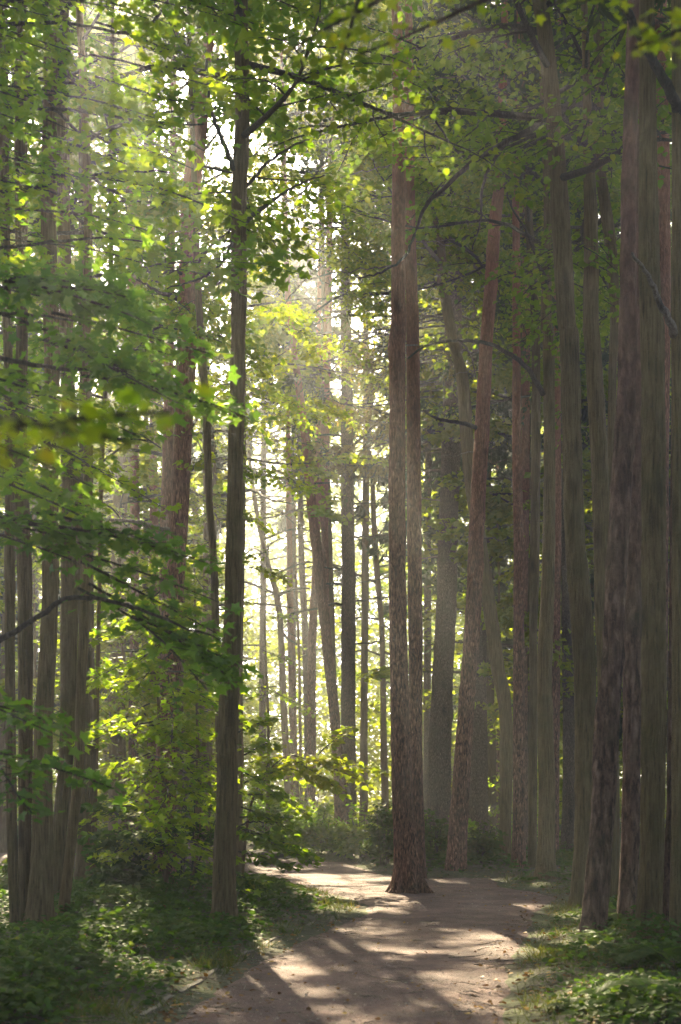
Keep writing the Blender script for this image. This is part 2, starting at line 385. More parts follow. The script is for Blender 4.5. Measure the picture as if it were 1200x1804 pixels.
# ---------------------------------------------------------------- trunks
from mathutils import noise as mnoise
def trunk_geo(line, seed, kind, sides=22, flare=0.35, amp=0.035, ring=0.16):
    """line: rows of x, y, z, radius from the base up"""
    rng = np.random.default_rng(seed)
    d = np.sum(np.linalg.norm(np.diff(line[:, :3], axis=0), axis=1))
    n = int(max(12, min(340, d / ring)))
    c = catmull(line, n); z = np.maximum(c[:, 2], 0)
    th = np.linspace(0, 2 * math.pi, sides, endpoint=False)
    rad = np.maximum(c[:, 3], 0.012)[:, None] * np.ones((1, sides))
    lob = int(rng.integers(4, 7)); p = rng.random(12) * 6.28
    fl = flare * np.exp(-z / 0.20)[:, None]
    rad = rad * (1 + fl * (0.75 + 0.55 * np.sin(lob * th[None] + p[0]) + 0.25 * np.sin((lob + 3) * th[None] + p[1])))
    for k, (kt, kz, a) in enumerate([(2, .7, 1.0), (3, 1.3, 1.0), (5, 2.3, .7), (7, 5.1, .5), (4, 8.0, .5)]):
        rad = rad * (1 + amp * a * np.sin(kt * th[None] + kz * z[:, None] + p[2 + k]))
    rad = rad * (1 + rng.normal(0, amp * 0.45, rad.shape))
    # small swellings where old branches were
    for _ in range(int(d / 1.6)):
        zz = rng.uniform(0.8, d); tt = rng.random() * 6.28
        dz = (z[:, None] - zz) / 0.10; dth = ((th[None] - tt + math.pi) % (2 * math.pi) - math.pi) / 0.45
        rad = rad * (1 + rng.uniform(.05, .22) * np.exp(-dz * dz - dth * dth))
    if sides > 40:                                       # real furrows in the bark of the nearest trunks
        o = rng.uniform(0, 50, 3); fz = 4.0 if 'pine' in kind else 1.3; fx = 17.0 if 'pine' in kind else 24.0
        for a in range(n):
            if c[a, 2] > 9: break
            for b_ in range(sides):
                q = Vector((rad[a, b_] * math.cos(th[b_]) * fx + o[0], rad[a, b_] * math.sin(th[b_]) * fx + o[1], c[a, 2] * fz + o[2]))
                f_ = abs(mnoise.noise(q)) + .5 * abs(mnoise.noise(q * 2.1))
                rad[a, b_] += 0.022 * (min(f_, .5) - .25)
    v = np.stack([c[:, 0:1] + rad * np.cos(th)[None], c[:, 1:2] + rad * np.sin(th)[None], np.broadcast_to(c[:, 2:3], rad.shape)], -1)
    i = np.arange(n - 1)[:, None]; j = np.arange(sides)[None]; j2 = (j + 1) % sides
    f = np.stack([i * sides + j, i * sides + j2, (i + 1) * sides + j2, (i + 1) * sides + j], -1).reshape(-1, 4)
    g = Geo(); g.add(v.reshape(-1, 3), f, 0, 0.5, True)
    return g, c

def make_line(pts, Y, lean, top, base_y=None):
    """pixel rows (y, x, width), bottom first -> world rows with radius; base set on the ground"""
    rows = []
    for (y, x, w) in pts:
        z = (CAMH + (HOR - y) / F * Y)
        yy = Y + lean * max(z, 0)
        z = CAMH + (HOR - y) / F * yy
        rows.append([(x - CX) / F * yy, yy, z, w / F * yy * 0.47])
    r = np.array(rows)
    b = r[0].copy(); dirn = (r[0] - r[1]); 
    if b[2] > 0.02:                                      # base hidden in the photo: run it on to the ground
        k = b[2] / max(r[1][2] - r[0][2], 1e-3)
        b = r[0] + dirn * k; b[3] = r[0][3] * 1.12
        b[2] = 0; r = np.vstack([b, r])
    b = r[0].copy(); b[2] = -0.25; r = np.vstack([b, r])
    e = r[-1].copy()                                     # and on past the top of the frame
    if top > e[2] + 0.5:
        d = (r[-1] - r[-2]); d = d / max(d[2], 1e-3)
        for t in (0.35, 0.7, 1.0):
            q = e.copy(); dz = (top - e[2]) * t
            q[0] += d[0] * dz * 0.6; q[1] += d[1] * dz * 0.6; q[2] += dz
            q[3] = e[3] * (1 - 0.85 * t)
            r = np.vstack([r, q])
    return r

def on_trunk(c, z):
    k = int(np.argmin(np.abs(c[:, 2] - z))); return c[k, :3].copy(), c[k, 3]

class Tree:
    def __init__(self, name, label, pts, Y, bark, lean=0.0, top=20, group=None, seed=0, flare=0.35, sides=22, amp=0.035):
        line = make_line(pts, Y, lean, top)
        self.seed = seed
        g, self.c = trunk_geo(line, seed, bark, sides=sides, flare=flare, amp=amp, ring=.05 if sides > 40 else .16)
        self.o = np.array([line[0, 0], line[0, 1], 0.0])
        self.e = empty(name, self.o, label, 'tree', group)
        self.bark = bark; self.Y = Y
        link('trunk', g.mesh('trunk', [M[bark]], self.o), self.e)
    def at(self, z): return on_trunk(self.c, z)
    def branch(self, pts, r0, r1, mat=None, name='branch', sides=8, wob=0.007):
        """pts: pixel rows (x, y, depth), root first"""
        rng = np.random.default_rng(self.seed * 77 + len(self.e.children))
        w = np.array([px(*p) for p in pts]); n = max(10, len(w) * 5)
        c = catmull(w, n); c[1:] += rng.normal(0, wob, c[1:].shape)
        g = Geo(); tube(g, c, np.linspace(r0, r1, n) * rng.uniform(.96, 1.04, n), sides, 0)
        link(name, g.mesh(name, [M[mat or 'twig_bark']], self.o), self.e)
        return c
    def dead(self, z, az, l, r=0.018, rise=0.0, curl=-0.1, twigs=4, mat='dead_wood'):
        rng = np.random.default_rng(int(self.seed * 131 + z * 100))
        p, tr = self.at(z); d = np.array([math.sin(az), math.cos(az), rise])
        t = np.linspace(0, 1, 9)[:, None]
        c = p + d * (tr * 0.6 + l * t) + np.array([0, 0, curl * l]) * t * t; c[2:] += rng.normal(0, 0.02, c[2:].shape)
        g = Geo(); tube(g, c, np.linspace(r, r * 0.3, 9), 6, 0)
        for k in range(twigs):
            q = c[3 + int(rng.integers(0, 6))]; dd = d * rng.uniform(.3, .8) + rng.normal(0, 0.5, 3) * np.array([1, 1, .5])
            tube(g, [q, q + dd * l * .15, q + dd * l * 0.28 + np.array([0, 0, -0.05])], [r * .4, r * .3, r * .15], 4, 0)
        link('dead_branch', g.mesh('dead_branch', [M[mat]], self.o), self.e)
    def crown_broad(self, z0, z1, R, nb, kind='linden', size=0.11, leaf='linden_leaf', tint=0.5, sprays=6, sl=1.1, width=0.5,
                    T=9, Mn=6, az=None, top_el=0.9, bot_el=0.0, cut=None, twig=True, ntubes=None):
        cr = Crown(self.seed + 5000, kind, size, tint, twig, ntubes=ntubes); rng = cr.rng
        for i in range(nb):
            u = (i + rng.random()) / nb; z = z0 + (z1 - z0) * u
            p, tr = self.at(z)
            a = i * 2.39996 + rng.uniform(-.4, .4) if az is None else rng.uniform(*az)
            prof = 0.55 + 0.45 * math.sin(min(u * 1.25 + 0.25, 1) * math.pi) if u < 0.6 else 1.0 - 0.6 * (u - 0.6) / 0.4
            l = R * prof * rng.uniform(0.7, 1.15)
            el = bot_el + (top_el - bot_el) * u + rng.normal(0, 0.1)
            d = np.array([math.sin(a), math.cos(a), el])
            cr.limb(p, p + d * l, max(0.02, min(tr * 0.5, 0.018 * l)), sprays, sl, width, T, Mn, droop=0.12)
        link('crown', cr.finish([M[leaf], M['twig_bark']], self.o, cut=cut), self.e)
    def crown_pine(self, z0, z1, R, nb=16, dens=1.0):
        """pine or spruce-top crown: tufts of needles on upswept limbs"""
        rng = np.random.default_rng(self.seed + 9000); g = Geo(); P = []; D = []
        for i in range(nb):
            u = (i + rng.random()) / nb; z = z0 + (z1 - z0) * u
            p, tr = self.at(z); a = i * 2.39996 + rng.uniform(-.4, .4); l = R * (1 - 0.6 * u) * rng.uniform(.7, 1.2)
            d = np.array([math.sin(a), math.cos(a), rng.uniform(0.05, 0.5)])
            c = catmull([p, p + d * l * .5 + np.array([0, 0, -.1 * l]), p + d * l], 7)
            tube(g, c, np.linspace(0.05, 0.012, 7), 5, 1)
            for k in range(int(9 * dens)):
                q = c[2 + int(rng.integers(0, 5))] + rng.normal(0, 0.35, 3)
                n = 34
                dd = nrm(rng.normal(0, 1, (n, 3)) + np.array([0, 0, .4]))
                P.append(q + dd * rng.uniform(0.02, .22, (n, 1))); D.append(dd)
        P = np.vstack(P); D = np.vstack(D); k = carve(P, rng); P, D = P[k], D[k]
        Nn = nrm(rng.normal(0, 1, P.shape))
        put_leaves(g, 'sprig', P, D, Nn, 0.18 * rng.uniform(.7, 1.3, len(P)), np.clip(rng.normal(.45, .2, len(P)), 0, 1))
        link('crown', g.mesh('crown', [M['needles'], M['twig_bark']], self.o), self.e)
    def crown_spruce(self, z0, z1, R0, R1, nb, az=None, tint=0.5, droop=0.5, step=0.10, dens=16, hang=0.45, cut=None, size=0.11, leaf='needles', ntubes=None):
        """drooping spruce boughs hung with needle-covered twigs"""
        rng = np.random.default_rng(self.seed + 7000); g = Geo(); P = []; D = []; Tn = []
        for i in range(nb):
            u = (i + rng.random()) / nb; z = z0 + (z1 - z0) * u
            p, tr = self.at(z); a = i * 2.39996 + rng.uniform(-.5, .5) if az is None else rng.uniform(*az)
            l = (R0 + (R1 - R0) * u) * rng.uniform(.7, 1.15)
            d = np.array([math.sin(a), math.cos(a), 0.12])
            t = np.linspace(0, 1, 10)[:, None]
            c = p + d * l * t + np.array([0, 0, -droop * l]) * t ** 1.6 + np.array([0, 0, droop * .55 * l]) * t ** 4
            tube(g, c, np.linspace(0.035, 0.006, 10), 5, 1)
            m = int(l / step)
            tt = rng.uniform(0.22, 1, m)
            base = p + d * l * tt[:, None] + np.array([0, 0, -droop * l]) * tt[:, None] ** 1.6 + np.array([0, 0, droop * .55 * l]) * tt[:, None] ** 4
            side = np.cross(nrm(d[None])[0], [0, 0, 1.])
            sd = side[None] * rng.uniform(-1, 1, (m, 1)) * 0.55 + d * 0.45 + np.array([0, 0, -1]) * rng.uniform(0.2, 1.1, (m, 1))
            sd = nrm(sd); sl_ = hang * (1.15 - tt * 0.6) * rng.uniform(.5, 1.3, m)
            k = rng.random((m, dens))
            q = base[:, None] + sd[:, None] * (sl_[:, None] * k)[..., None] + np.array([0, 0, -0.25]) * (sl_[:, None] * k ** 2)[..., None]
            dd = nrm(sd[:, None] * 0.8 + rng.normal(0, 0.55, (m, dens, 3)) + np.array([0, 0, -.25]))
            P.append(q.reshape(-1, 3)); D.append(dd.reshape(-1, 3)); Tn.append(np.full(m * dens, np.clip(tint + rng.normal(0, .12), 0, 1)))
        P = np.vstack(P); D = np.vstack(D); Tn = np.concatenate(Tn)
        k = carve(P, rng, ntubes)
        if cut is not None: k &= ~cut(P)
        P, D, Tn = P[k], D[k], Tn[k]
        put_leaves(g, 'sprig', P, D, nrm(rng.normal(0, 1, P.shape)), size * rng.uniform(.6, 1.3, len(P)), np.clip(Tn + rng.normal(0, .1, len(P)), 0, 1))
        Crown.count += len(P)
        link('crown', g.mesh('crown', [M[leaf], M['twig_bark']], self.o), self.e)

# ---------------------------------------------------------------- sunlit spots (gaps above them)
def ground_gap(x, y, r, t0=0.8):
    X, Y = gpx(x, y); gap((X, Y, 0.0), r, t0)
for x, y, r in [(600, 1556, 0.62), (640, 1572, 0.6), (560, 1545, 0.55), (655, 1550, 0.55), (520, 1532, 0.4), (690, 1566, .45), (610, 1548, .7), (580, 1560, .5)]:
    ground_gap(x, y, r)
for x, y, r in [(560, 1500, 1.3), (500, 1490, 1.1), (620, 1505, 1.1), (450, 1480, .9), (690, 1500, .9), (560, 1470, 1.3), (620, 1460, 1.3), (500, 1455, 1.2)]:
    ground_gap(x, y, r, 1.6)
_r = random.Random(4)
for k in range(26):                                      # narrow chinks: the dapples on the path
    y = _r.uniform(1585, 1800); x = 640 + (y - 1600) * -0.3 + _r.uniform(-170, 300)
    ground_gap(x, y, _r.uniform(0.07, 0.17))
for x, y, r in [(330, 1672, 0.13), (420, 1650, 0.11), (520, 1620, 0.15), (60, 1720, 0.11), (200, 1690, 0.07), (880, 1552, .4), (800, 1555, .4), (950, 1565, .3),
                (640, 1700, 0.10), (870, 1690, 0.10), (780, 1640, 0.13), (700, 1610, 0.15), (600, 1640, 0.12)]:
    ground_gap(x, y, r)
for x, y, Y, r in [(290, 1250, 16.6, .9), (230, 1180, 16.8, .8), (350, 1330, 16.6, .7), (270, 1340, 16.8, .7), (340, 1200, 16.6, .7), (200, 1270, 17, .8), (380, 1420, 17, .5), (310, 1280, 16.4, .8), (240, 1260, 16.4, .8), (280, 1150, 16.4, .8), (180, 1380, 16.8, .6), (300, 1420, 16.6, .6), (360, 1260, 16.4, .6), (390, 1130, 16.8, .5), (560, 1340, 21, .7), (500, 1350, 20, .4), (470, 1450, 19.5, .4),
                   (330, 1100, 16, .5), (200, 1330, 15, .4), (700, 560, 32, 1.2), (640, 640, 32, 1.0), (620, 720, 32, .8), (680, 760, 32, .8), (740, 600, 32, .9), (640, 520, 32, .9), (820, 540, 31, .6),
                   (480, 470, 27, .9), (560, 620, 29, .8), (690, 1430, 31, .9), (760, 1440, 31, .8), (850, 1450, 31, .8), (600, 1430, 32, .8), (540, 1440, 32, .8), (650, 1460, 31, .8), (720, 1480, 31, .6), (800, 1470, 31, .6), (660, 1400, 32, .8), (910, 1520, 27, .5), (980, 1500, 28, .5),
                   (500, 1200, 36, 1.0), (560, 1050, 36, 1.0), (640, 1200, 38, 1.0), (700, 1250, 38, .8), (470, 800, 33, .8)]:
    gap(px(x, y, Y), r, 0.2)
BEND = len(TUBES)                                        # openings that every crown keeps
for k in range(46):                                      # the sunlit sprays either side of the central pines
    gap(px(_r.uniform(430, 590), _r.uniform(30, 720), _r.uniform(24.5, 27)), _r.uniform(.35, .75), .25)
    if k % 3 == 1: gap(px(_r.uniform(600, 860), _r.uniform(-50, 300), _r.uniform(29, 31)), _r.uniform(.2, .4), .25)
    if k % 2 == 0: gap(px(_r.uniform(130, 400), _r.uniform(280, 1000), _r.uniform(23, 25)), _r.uniform(.25, .5), .25)
for k in range(22): gap(px(_r.uniform(-20, 400), _r.uniform(0, 460), _r.uniform(12, 13.5)), _r.uniform(.12, .3), .2)
for k in range(30): gap(px(_r.uniform(440, 720), _r.uniform(900, 1420), _r.uniform(36, 50)), _r.uniform(.5, .9), .3)
for k in range(22): gap(px(_r.uniform(780, 1190), _r.uniform(700, 1400), _r.uniform(36, 48)), _r.uniform(.5, .9), .3)
for k in range(130):                                     # the broken light all through the wood
    Yk = _r.uniform(30, 58); gap((_r.uniform(-.27, .10) * Yk, Yk, _r.uniform(1, 17)), _r.uniform(.35, 1.1), .8)

# ---------------------------------------------------------------- path, ground
PATH = [(-3.7, -6.0)] + [gpx(*p) for p in [(245, 1804), (305, 1765), (372, 1726), (452, 1678), (520, 1648), (575, 1628), (618, 1608), (622, 1594), (585, 1580),
        (520, 1562), (470, 1552), (425, 1547), (330, 1546), (200, 1546), (-300, 1540), (-300, 1492), (200, 1492), (330, 1484), (420, 1478), (445, 1500),
        (520, 1514), (620, 1519), (690, 1540), (745, 1547), (820, 1545), (885, 1547), (905, 1562), (960, 1570), (1002, 1582), (985, 1594),
        (966, 1612), (958, 1640), (948, 1670), (932, 1700), (940, 1745), (935, 1804)]] + [(-0.7, -6.0)]
PA = np.array(PATH)
def path_dist(x, y):
    """signed distance to the path's edge, negative inside"""
    p = np.stack([x, y], -1).reshape(-1, 2); best = np.full(len(p), 1e9); ins = np.zeros(len(p), bool)
    for i in range(len(PA)):
        a = PA[i]; b = PA[(i + 1) % len(PA)]; ab = b - a
        t = np.clip(((p - a) @ ab) / (ab @ ab), 0, 1)
        best = np.minimum(best, np.linalg.norm(p - a - t[:, None] * ab, axis=1))
        c = ((a[1] > p[:, 1]) != (b[1] > p[:, 1]))
        xi = a[0] + (p[:, 1] - a[1]) / np.where(abs(ab[1]) < 1e-9, 1e-9, ab[1]) * ab[0]
        ins ^= c & (p[:, 0] < xi)
    return np.where(ins, -best, best).reshape(np.shape(x))
def wave(x, y):
    return (np.sin(x * 1.7 + 1.3 * np.sin(y * .9)) + np.sin(y * 2.1 + 1.1 * np.sin(x * 1.3 + 2)) + .6 * np.sin(x * 4.3 + y * 3.1) + .5 * np.sin(x * 7.9 - y * 6.3)) / 3.1
def ground_z(x, y):
    d = path_dist(x, y); w = wave(x, y)
    e = np.clip((d + 0.12 + 0.10 * wave(x * 3, y * 3)) / 0.5, -1, 1)
    return np.where(e < 0, 0.06 * e, e * 0.05) + np.clip(d / 1.5, 0, 1) * (0.05 + 0.05 * w)

def axis(lo, hi, near_lo, near_hi, step, grow=1.25):
    a = list(np.arange(near_lo, near_hi + 1e-6, step)); s = step
    while a[-1] < hi: s *= grow; a.append(min(a[-1] + s, hi))
    s = step
    while a[0] > lo: s *= grow; a.insert(0, max(a[0] - s, lo))
    return np.array(a)
gx = axis(-120, 120, -8, 8, 0.16); gy = axis(-40, 150, 7, 40, 0.2)
XX, YY = np.meshgrid(gx, gy); ZZ = ground_z(XX, YY)
nx, ny = len(gx), len(gy)
i = np.arange(ny - 1)[:, None]; j = np.arange(nx - 1)[None]
gf = np.stack([i * nx + j, i * nx + j + 1, (i + 1) * nx + j + 1, (i + 1) * nx + j], -1).reshape(-1, 4)
g = Geo(); g.add(np.stack([XX, YY, ZZ], -1).reshape(-1, 3), gf, 0, .5, True)
m, nt, out = new_mat('forest_soil'); L = nt.links.new
tc = N(nt, 'ShaderNodeTexCoord')
n1 = N(nt, 'ShaderNodeTexNoise'); n1.inputs['Scale'].default_value = 0.9; n1.inputs['Detail'].default_value = 7; L(tc.outputs['Object'], n1.inputs['Vector'])
n2 = N(nt, 'ShaderNodeTexNoise'); n2.inputs['Scale'].default_value = 14; n2.inputs['Detail'].default_value = 6; L(tc.outputs['Object'], n2.inputs['Vector'])
r1 = ramp(nt, [(0.35, (0.055, 0.040, 0.025)), (0.5, (0.05, 0.055, 0.02)), (0.65, (0.075, 0.095, 0.022))]); L(n1.outputs['Fac'], r1.inputs[0])
r2 = ramp(nt, [(0.3, (0.5, 0.45, 0.4)), (0.7, (1.3, 1.25, 1.1))]); L(n2.outputs['Fac'], r2.inputs[0])
mu = N(nt, 'ShaderNodeMix', data_type='RGBA', blend_type='MULTIPLY'); mu.inputs['Factor'].default_value = 1
L(r1.outputs[0], mu.inputs['A']); L(r2.outputs[0], mu.inputs['B'])
bs = N(nt, 'ShaderNodeBsdfPrincipled'); bs.inputs['Roughness'].default_value = 0.95; L(mu.outputs['Result'], bs.inputs['Base Color'])
bp = N(nt, 'ShaderNodeBump'); bp.inputs['Strength'].default_value = 0.8; bp.inputs['Distance'].default_value = 0.05
L(n2.outputs['Fac'], bp.inputs['Height']); L(bp.outputs[0], bs.inputs['Normal']); L(bs.outputs[0], out.inputs[0])
tag(link('ground', g.mesh('ground', [m])), kind='structure')

m, nt, out = new_mat('trodden_earth'); L = nt.links.new
tc = N(nt, 'ShaderNodeTexCoord')
n1 = N(nt, 'ShaderNodeTexNoise'); n1.inputs['Scale'].default_value = 1.1; n1.inputs['Detail'].default_value = 6; L(tc.outputs['Object'], n1.inputs['Vector'])
n2 = N(nt, 'ShaderNodeTexNoise'); n2.inputs['Scale'].default_value = 22; n2.inputs['Detail'].default_value = 8; n2.inputs['Roughness'].default_value = .7; L(tc.outputs['Object'], n2.inputs['Vector'])
v1 = N(nt, 'ShaderNodeTexVoronoi'); v1.inputs['Scale'].default_value = 55; L(tc.outputs['Object'], v1.inputs['Vector'])
r1 = ramp(nt, [(0.3, (0.080, 0.038, 0.031)), (0.52, (0.135, 0.071, 0.060)), (0.75, (0.195, 0.113, 0.097))]); L(n1.outputs['Fac'], r1.inputs[0])
r2 = ramp(nt, [(0.3, (0.55, 0.52, 0.5)), (0.5, (1.0, 1.0, 1.0)), (0.72, (1.35, 1.33, 1.3))]); L(n2.outputs['Fac'], r2.inputs[0])
n3 = N(nt, 'ShaderNodeTexNoise'); n3.inputs['Scale'].default_value = 2.6; n3.inputs['Detail'].default_value = 9; n3.inputs['Roughness'].default_value = .72; L(tc.outputs['Object'], n3.inputs['Vector'])
r3 = ramp(nt, [(0.38, (0.55, 0.5, 0.47)), (0.5, (1.0, 1.0, 1.0)), (0.62, (1.2, 1.17, 1.14))]); L(n3.outputs['Fac'], r3.inputs[0])
m0 = N(nt, 'ShaderNodeMix', data_type='RGBA', blend_type='MULTIPLY'); m0.inputs['Factor'].default_value = 1
L(r1.outputs[0], m0.inputs['A']); L(r3.outputs[0], m0.inputs['B'])
mu = N(nt, 'ShaderNodeMix', data_type='RGBA', blend_type='MULTIPLY'); mu.inputs['Factor'].default_value = 1
L(m0.outputs['Result'], mu.inputs['A']); L(r2.outputs[0], mu.inputs['B'])
bs = N(nt, 'ShaderNodeBsdfPrincipled'); bs.inputs['Roughness'].default_value = 0.8; L(mu.outputs['Result'], bs.inputs['Base Color'])
ad = N(nt, 'ShaderNodeMath', operation='MULTIPLY_ADD'); L(v1.outputs['Distance'], ad.inputs[0]); ad.inputs[1].default_value = -0.5; L(n2.outputs['Fac'], ad.inputs[2])
bp = N(nt, 'ShaderNodeBump'); bp.inputs['Strength'].default_value = 0.9; bp.inputs['Distance'].default_value = 0.03
L(ad.outputs[0], bp.inputs['Height']); L(bp.outputs[0], bs.inputs['Normal']); L(bs.outputs[0], out.inputs[0])
px_ = axis(-14, 6, -6, 4, 0.09, 1.2); py_ = axis(-6, 40, 8, 30, 0.11, 1.15)
PX, PY = np.meshgrid(px_, py_); PD = path_dist(PX, PY)
PZ = 0.012 + 0.008 * wave(PX * 1.1, PY * .8) + 0.006 * wave(PX * 4.1 + 5, PY * 3.7) + 0.004 * wave(PX * 9, PY * 8.3) - np.clip(PD + .35, 0, 1) * .12
n_ = len(px_); ii = np.arange(len(py_) - 1)[:, None]; jj = np.arange(n_ - 1)[None]
pf = np.stack([ii * n_ + jj, ii * n_ + jj + 1, (ii + 1) * n_ + jj + 1, (ii + 1) * n_ + jj], -1).reshape(-1, 4)
pf = pf[(PD.ravel()[pf] < 0.30).all(1)]
g = Geo(); g.add(np.stack([PX, PY, PZ], -1).reshape(-1, 3), pf, 0, .5, True); me = g.mesh('path', [m])
tag(link('path', me), kind='structure')

# thin timber edging along the left edge of the path
m, nt, out = new_mat('weathered_edging'); bs = N(nt, 'ShaderNodeBsdfPrincipled'); bs.inputs['Roughness'].default_value = .85
nn = N(nt, 'ShaderNodeTexNoise'); nn.inputs['Scale'].default_value = 9; nn.inputs['Detail'].default_value = 6
rr = ramp(nt, [(0.3, (0.06, 0.05, 0.036)), (0.7, (0.17, 0.14, 0.105))]); nt.links.new(nn.outputs['Fac'], rr.inputs[0]); nt.links.new(rr.outputs[0], bs.inputs[0]); nt.links.new(bs.outputs[0], out.inputs[0])
g = Geo()
for a, b in [((250, 1795), (305, 1760)), ((318, 1753), (385, 1712)), ((412, 1693), (492, 1654)), ((515, 1644), (556, 1629))]:
    a = np.array([*gpx(*a), 0.0]); b = np.array([*gpx(*b), 0.0]); n = nrm(np.cross(b - a, [0, 0, 1.])[None])[0] * 0.018
    q = []
    for t in np.linspace(0, 1, 6):
        c = a + (b - a) * t + n * math.sin(t * 5) * 0.5; h = 0.032 + 0.008 * math.sin(t * 9)
        q += [c - n - [0, 0, .1], c - n + [0, 0, h], c + n + [0, 0, h - .006], c + n - [0, 0, .1]]
    f = [(k * 4 + s, k * 4 + (s + 1) % 4, k * 4 + 4 + (s + 1) % 4, k * 4 + 4 + s) for k in range(5) for s in range(4)] + [(3, 2, 1, 0), (20, 21, 22, 23)]
    g.add(q, f)
tag(link('kerb_strip', g.mesh('kerb_strip', [m])), kind='structure')

# ---------------------------------------------------------------- the trees traced along the path
TG = 'tall trees along the forest path'
LI, PI_, SP, NP = 'linden_bark', 'pine_bark', 'spruce_bark', 'near_pine_bark'
T = {}
def tree(key, name, label, pts, Y, bark, **kw):
    T[key] = Tree(name, label, pts, Y, bark, group=TG, seed=len(T) + 11, **kw); return T[key]

# left side
tree('L1', 'linden_tree', 'thin dark stem at the left edge of the photo, outermost of the left-hand clump', [(1653, 28, 20), (1500, 22, 19), (1200, 18, 19), (900, 17, 18), (600, 14, 17), (300, 8, 17), (0, 6, 16)], 14.3, LI, top=16, sides=14)
tree('L2', 'linden_tree', 'slim black-brown trunk second from the left edge, its foot touching the stouter trunk beside it', [(1648, 44, 27), (1500, 44, 23), (1300, 45, 27), (1000, 43, 29), (800, 35, 27), (600, 39, 22), (300, 37, 23), (0, 38, 22)], 14.7, LI, top=17, sides=16)
tree('L3', 'linden_tree', 'stout brown linden trunk with flared dark foot, third from the left edge', [(1648, 66, 50), (1500, 74, 39), (1300, 77, 35), (1100, 87, 32), (1000, 89, 32), (800, 89, 29), (633, 92, 29), (366, 86, 28), (133, 89, 24), (0, 90, 23)], 14.6, LI, top=18, amp=.045)
tree('L4', 'linden_tree', 'grey streaked trunk behind the leaning stem in the left-hand clump', [(1612, 101, 22), (1450, 106, 26), (1300, 118, 27), (1100, 122, 32), (900, 126, 36), (633, 118, 26), (333, 112, 24), (100, 112, 22), (0, 112, 20)], 17, LI, top=18)
tree('L5', 'linden_tree', 'thin leaning stem with crooked foot in front of the left-hand clump', [(1642, 109, 20), (1500, 124, 19), (1366, 138, 18), (1200, 143, 18), (1100, 148, 19), (900, 155, 17), (633, 152, 15), (366, 155, 16), (150, 147, 14), (0, 140, 12)], 15, LI, top=14, sides=14)
tree('L6', 'linden_tree', 'dark deeply ridged trunk rising out of the green herbs, rightmost of the left-hand clump', [(1568, 152, 46), (1500, 153, 38), (1370, 155, 34), (1200, 153, 30), (900, 152, 26), (600, 150, 22), (300, 148, 19), (0, 145, 16)], 20.5, LI, top=19)
tree('L7', 'young_linden', 'very thin straight stem among the leaves, left of the big left-hand pine', [(1000, 176, 8), (800, 180, 9), (600, 190, 9), (430, 196, 9), (200, 197, 9), (0, 199, 7)], 21, LI, top=17, sides=10, flare=.2)
tree('L8', 'pine_tree', 'pale grey hazy trunk far back, left of the big left-hand pine', [(1050, 237, 17), (900, 238, 18), (700, 233, 17), (600, 232, 16), (400, 230, 14), (0, 228, 11)], 36, PI_, top=24, sides=14)
tree('L9', 'pine_tree', 'faint distant trunk just left of the big left-hand pine', [(1050, 270, 17), (900, 271, 16), (700, 270, 14), (300, 268, 10)], 40, PI_, top=24, sides=12)
tree('L11', 'pine_tree', 'grey-brown trunk tucked behind the left edge of the big left-hand pine', [(1200, 288, 22), (1000, 292, 22), (850, 295, 21), (700, 297, 19), (400, 303, 14), (0, 308, 9)], 26, PI_, top=22, sides=16)
tree('L10', 'pine_tree', 'big reddish-brown pine leaning right in the left half, its foot black with ridges', [(1577, 288, 52), (1500, 290, 44), (1366, 292, 40), (1233, 298, 37), (1033, 309, 35), (900, 317, 34), (800, 321, 35), (700, 326, 34), (600, 330, 33), (500, 331, 31), (366, 336, 34), (300, 341, 32), (230, 352, 27), (100, 365, 22), (0, 372, 18)], 20.2, PI_, top=22)
tree('L12', 'linden_tree', 'slender pale stem curving behind the tall linden trunk left of the path', [(1330, 386, 13), (1200, 384, 13), (1100, 380, 13), (1000, 377, 14), (900, 370, 13), (866, 368, 13), (733, 364, 14), (600, 355, 13), (500, 348, 13), (333, 343, 11), (200, 338, 9), (0, 330, 7)], 18, LI, top=16, sides=12, flare=.2)
tree('L13', 'linden_tree', 'tall straight linden trunk at the left edge of the path with dark knots', [(1640, 395, 54), (1600, 396, 45), (1500, 396, 39), (1400, 400, 37), (1267, 402, 36), (1100, 409, 32), (1000, 412, 31), (800, 416, 29), (633, 419, 27), (500, 420, 28), (333, 422, 27), (200, 427, 26), (0, 425, 25)], 15.05, LI, top=18, sides=56)
# middle
tree('C1', 'pine_tree', 'slender pine leaning left in the sunbeams at the middle of the photo', [(1497, 602, 26), (1400, 599, 23), (1267, 590, 20), (1200, 583, 20), (1100, 573, 19), (1000, 562, 20), (900, 550, 18), (800, 541, 18), (733, 534, 16), (633, 520, 13), (566, 512, 12), (500, 506, 11), (366, 502, 11), (200, 498, 8)], 34, PI_, top=22, sides=16)
tree('C2', 'pine_tree', 'pale straight pine half hidden behind the slender leaning pine', [(1486, 603, 13), (1300, 591, 13), (1100, 576, 13), (966, 573, 13), (866, 571, 17), (700, 574, 16), (600, 577, 15), (500, 579, 13), (300, 582, 11), (100, 586, 8)], 38, PI_, top=24, sides=16)
tree('C3', 'spruce_tree', 'dark straight spruce trunk with bare horizontal branches, right of the slender leaning pine', [(1490, 616, 30), (1300, 614, 27), (1100, 614, 26), (900, 613, 25), (800, 612, 24), (700, 611, 22), (500, 609, 18), (300, 607, 13)], 36.5, SP, top=22, sides=16)
tree('C4', 'young_linden', 'thin wavy dark stem standing just left of the central pine pair in sunlit leaves', [(1400, 678, 14), (1300, 676, 13), (1200, 675, 11), (1100, 672, 10), (1000, 664, 11), (900, 658, 10), (833, 656, 9), (780, 650, 7), (700, 655, 6)], 42, LI, top=15, sides=10, flare=.2)
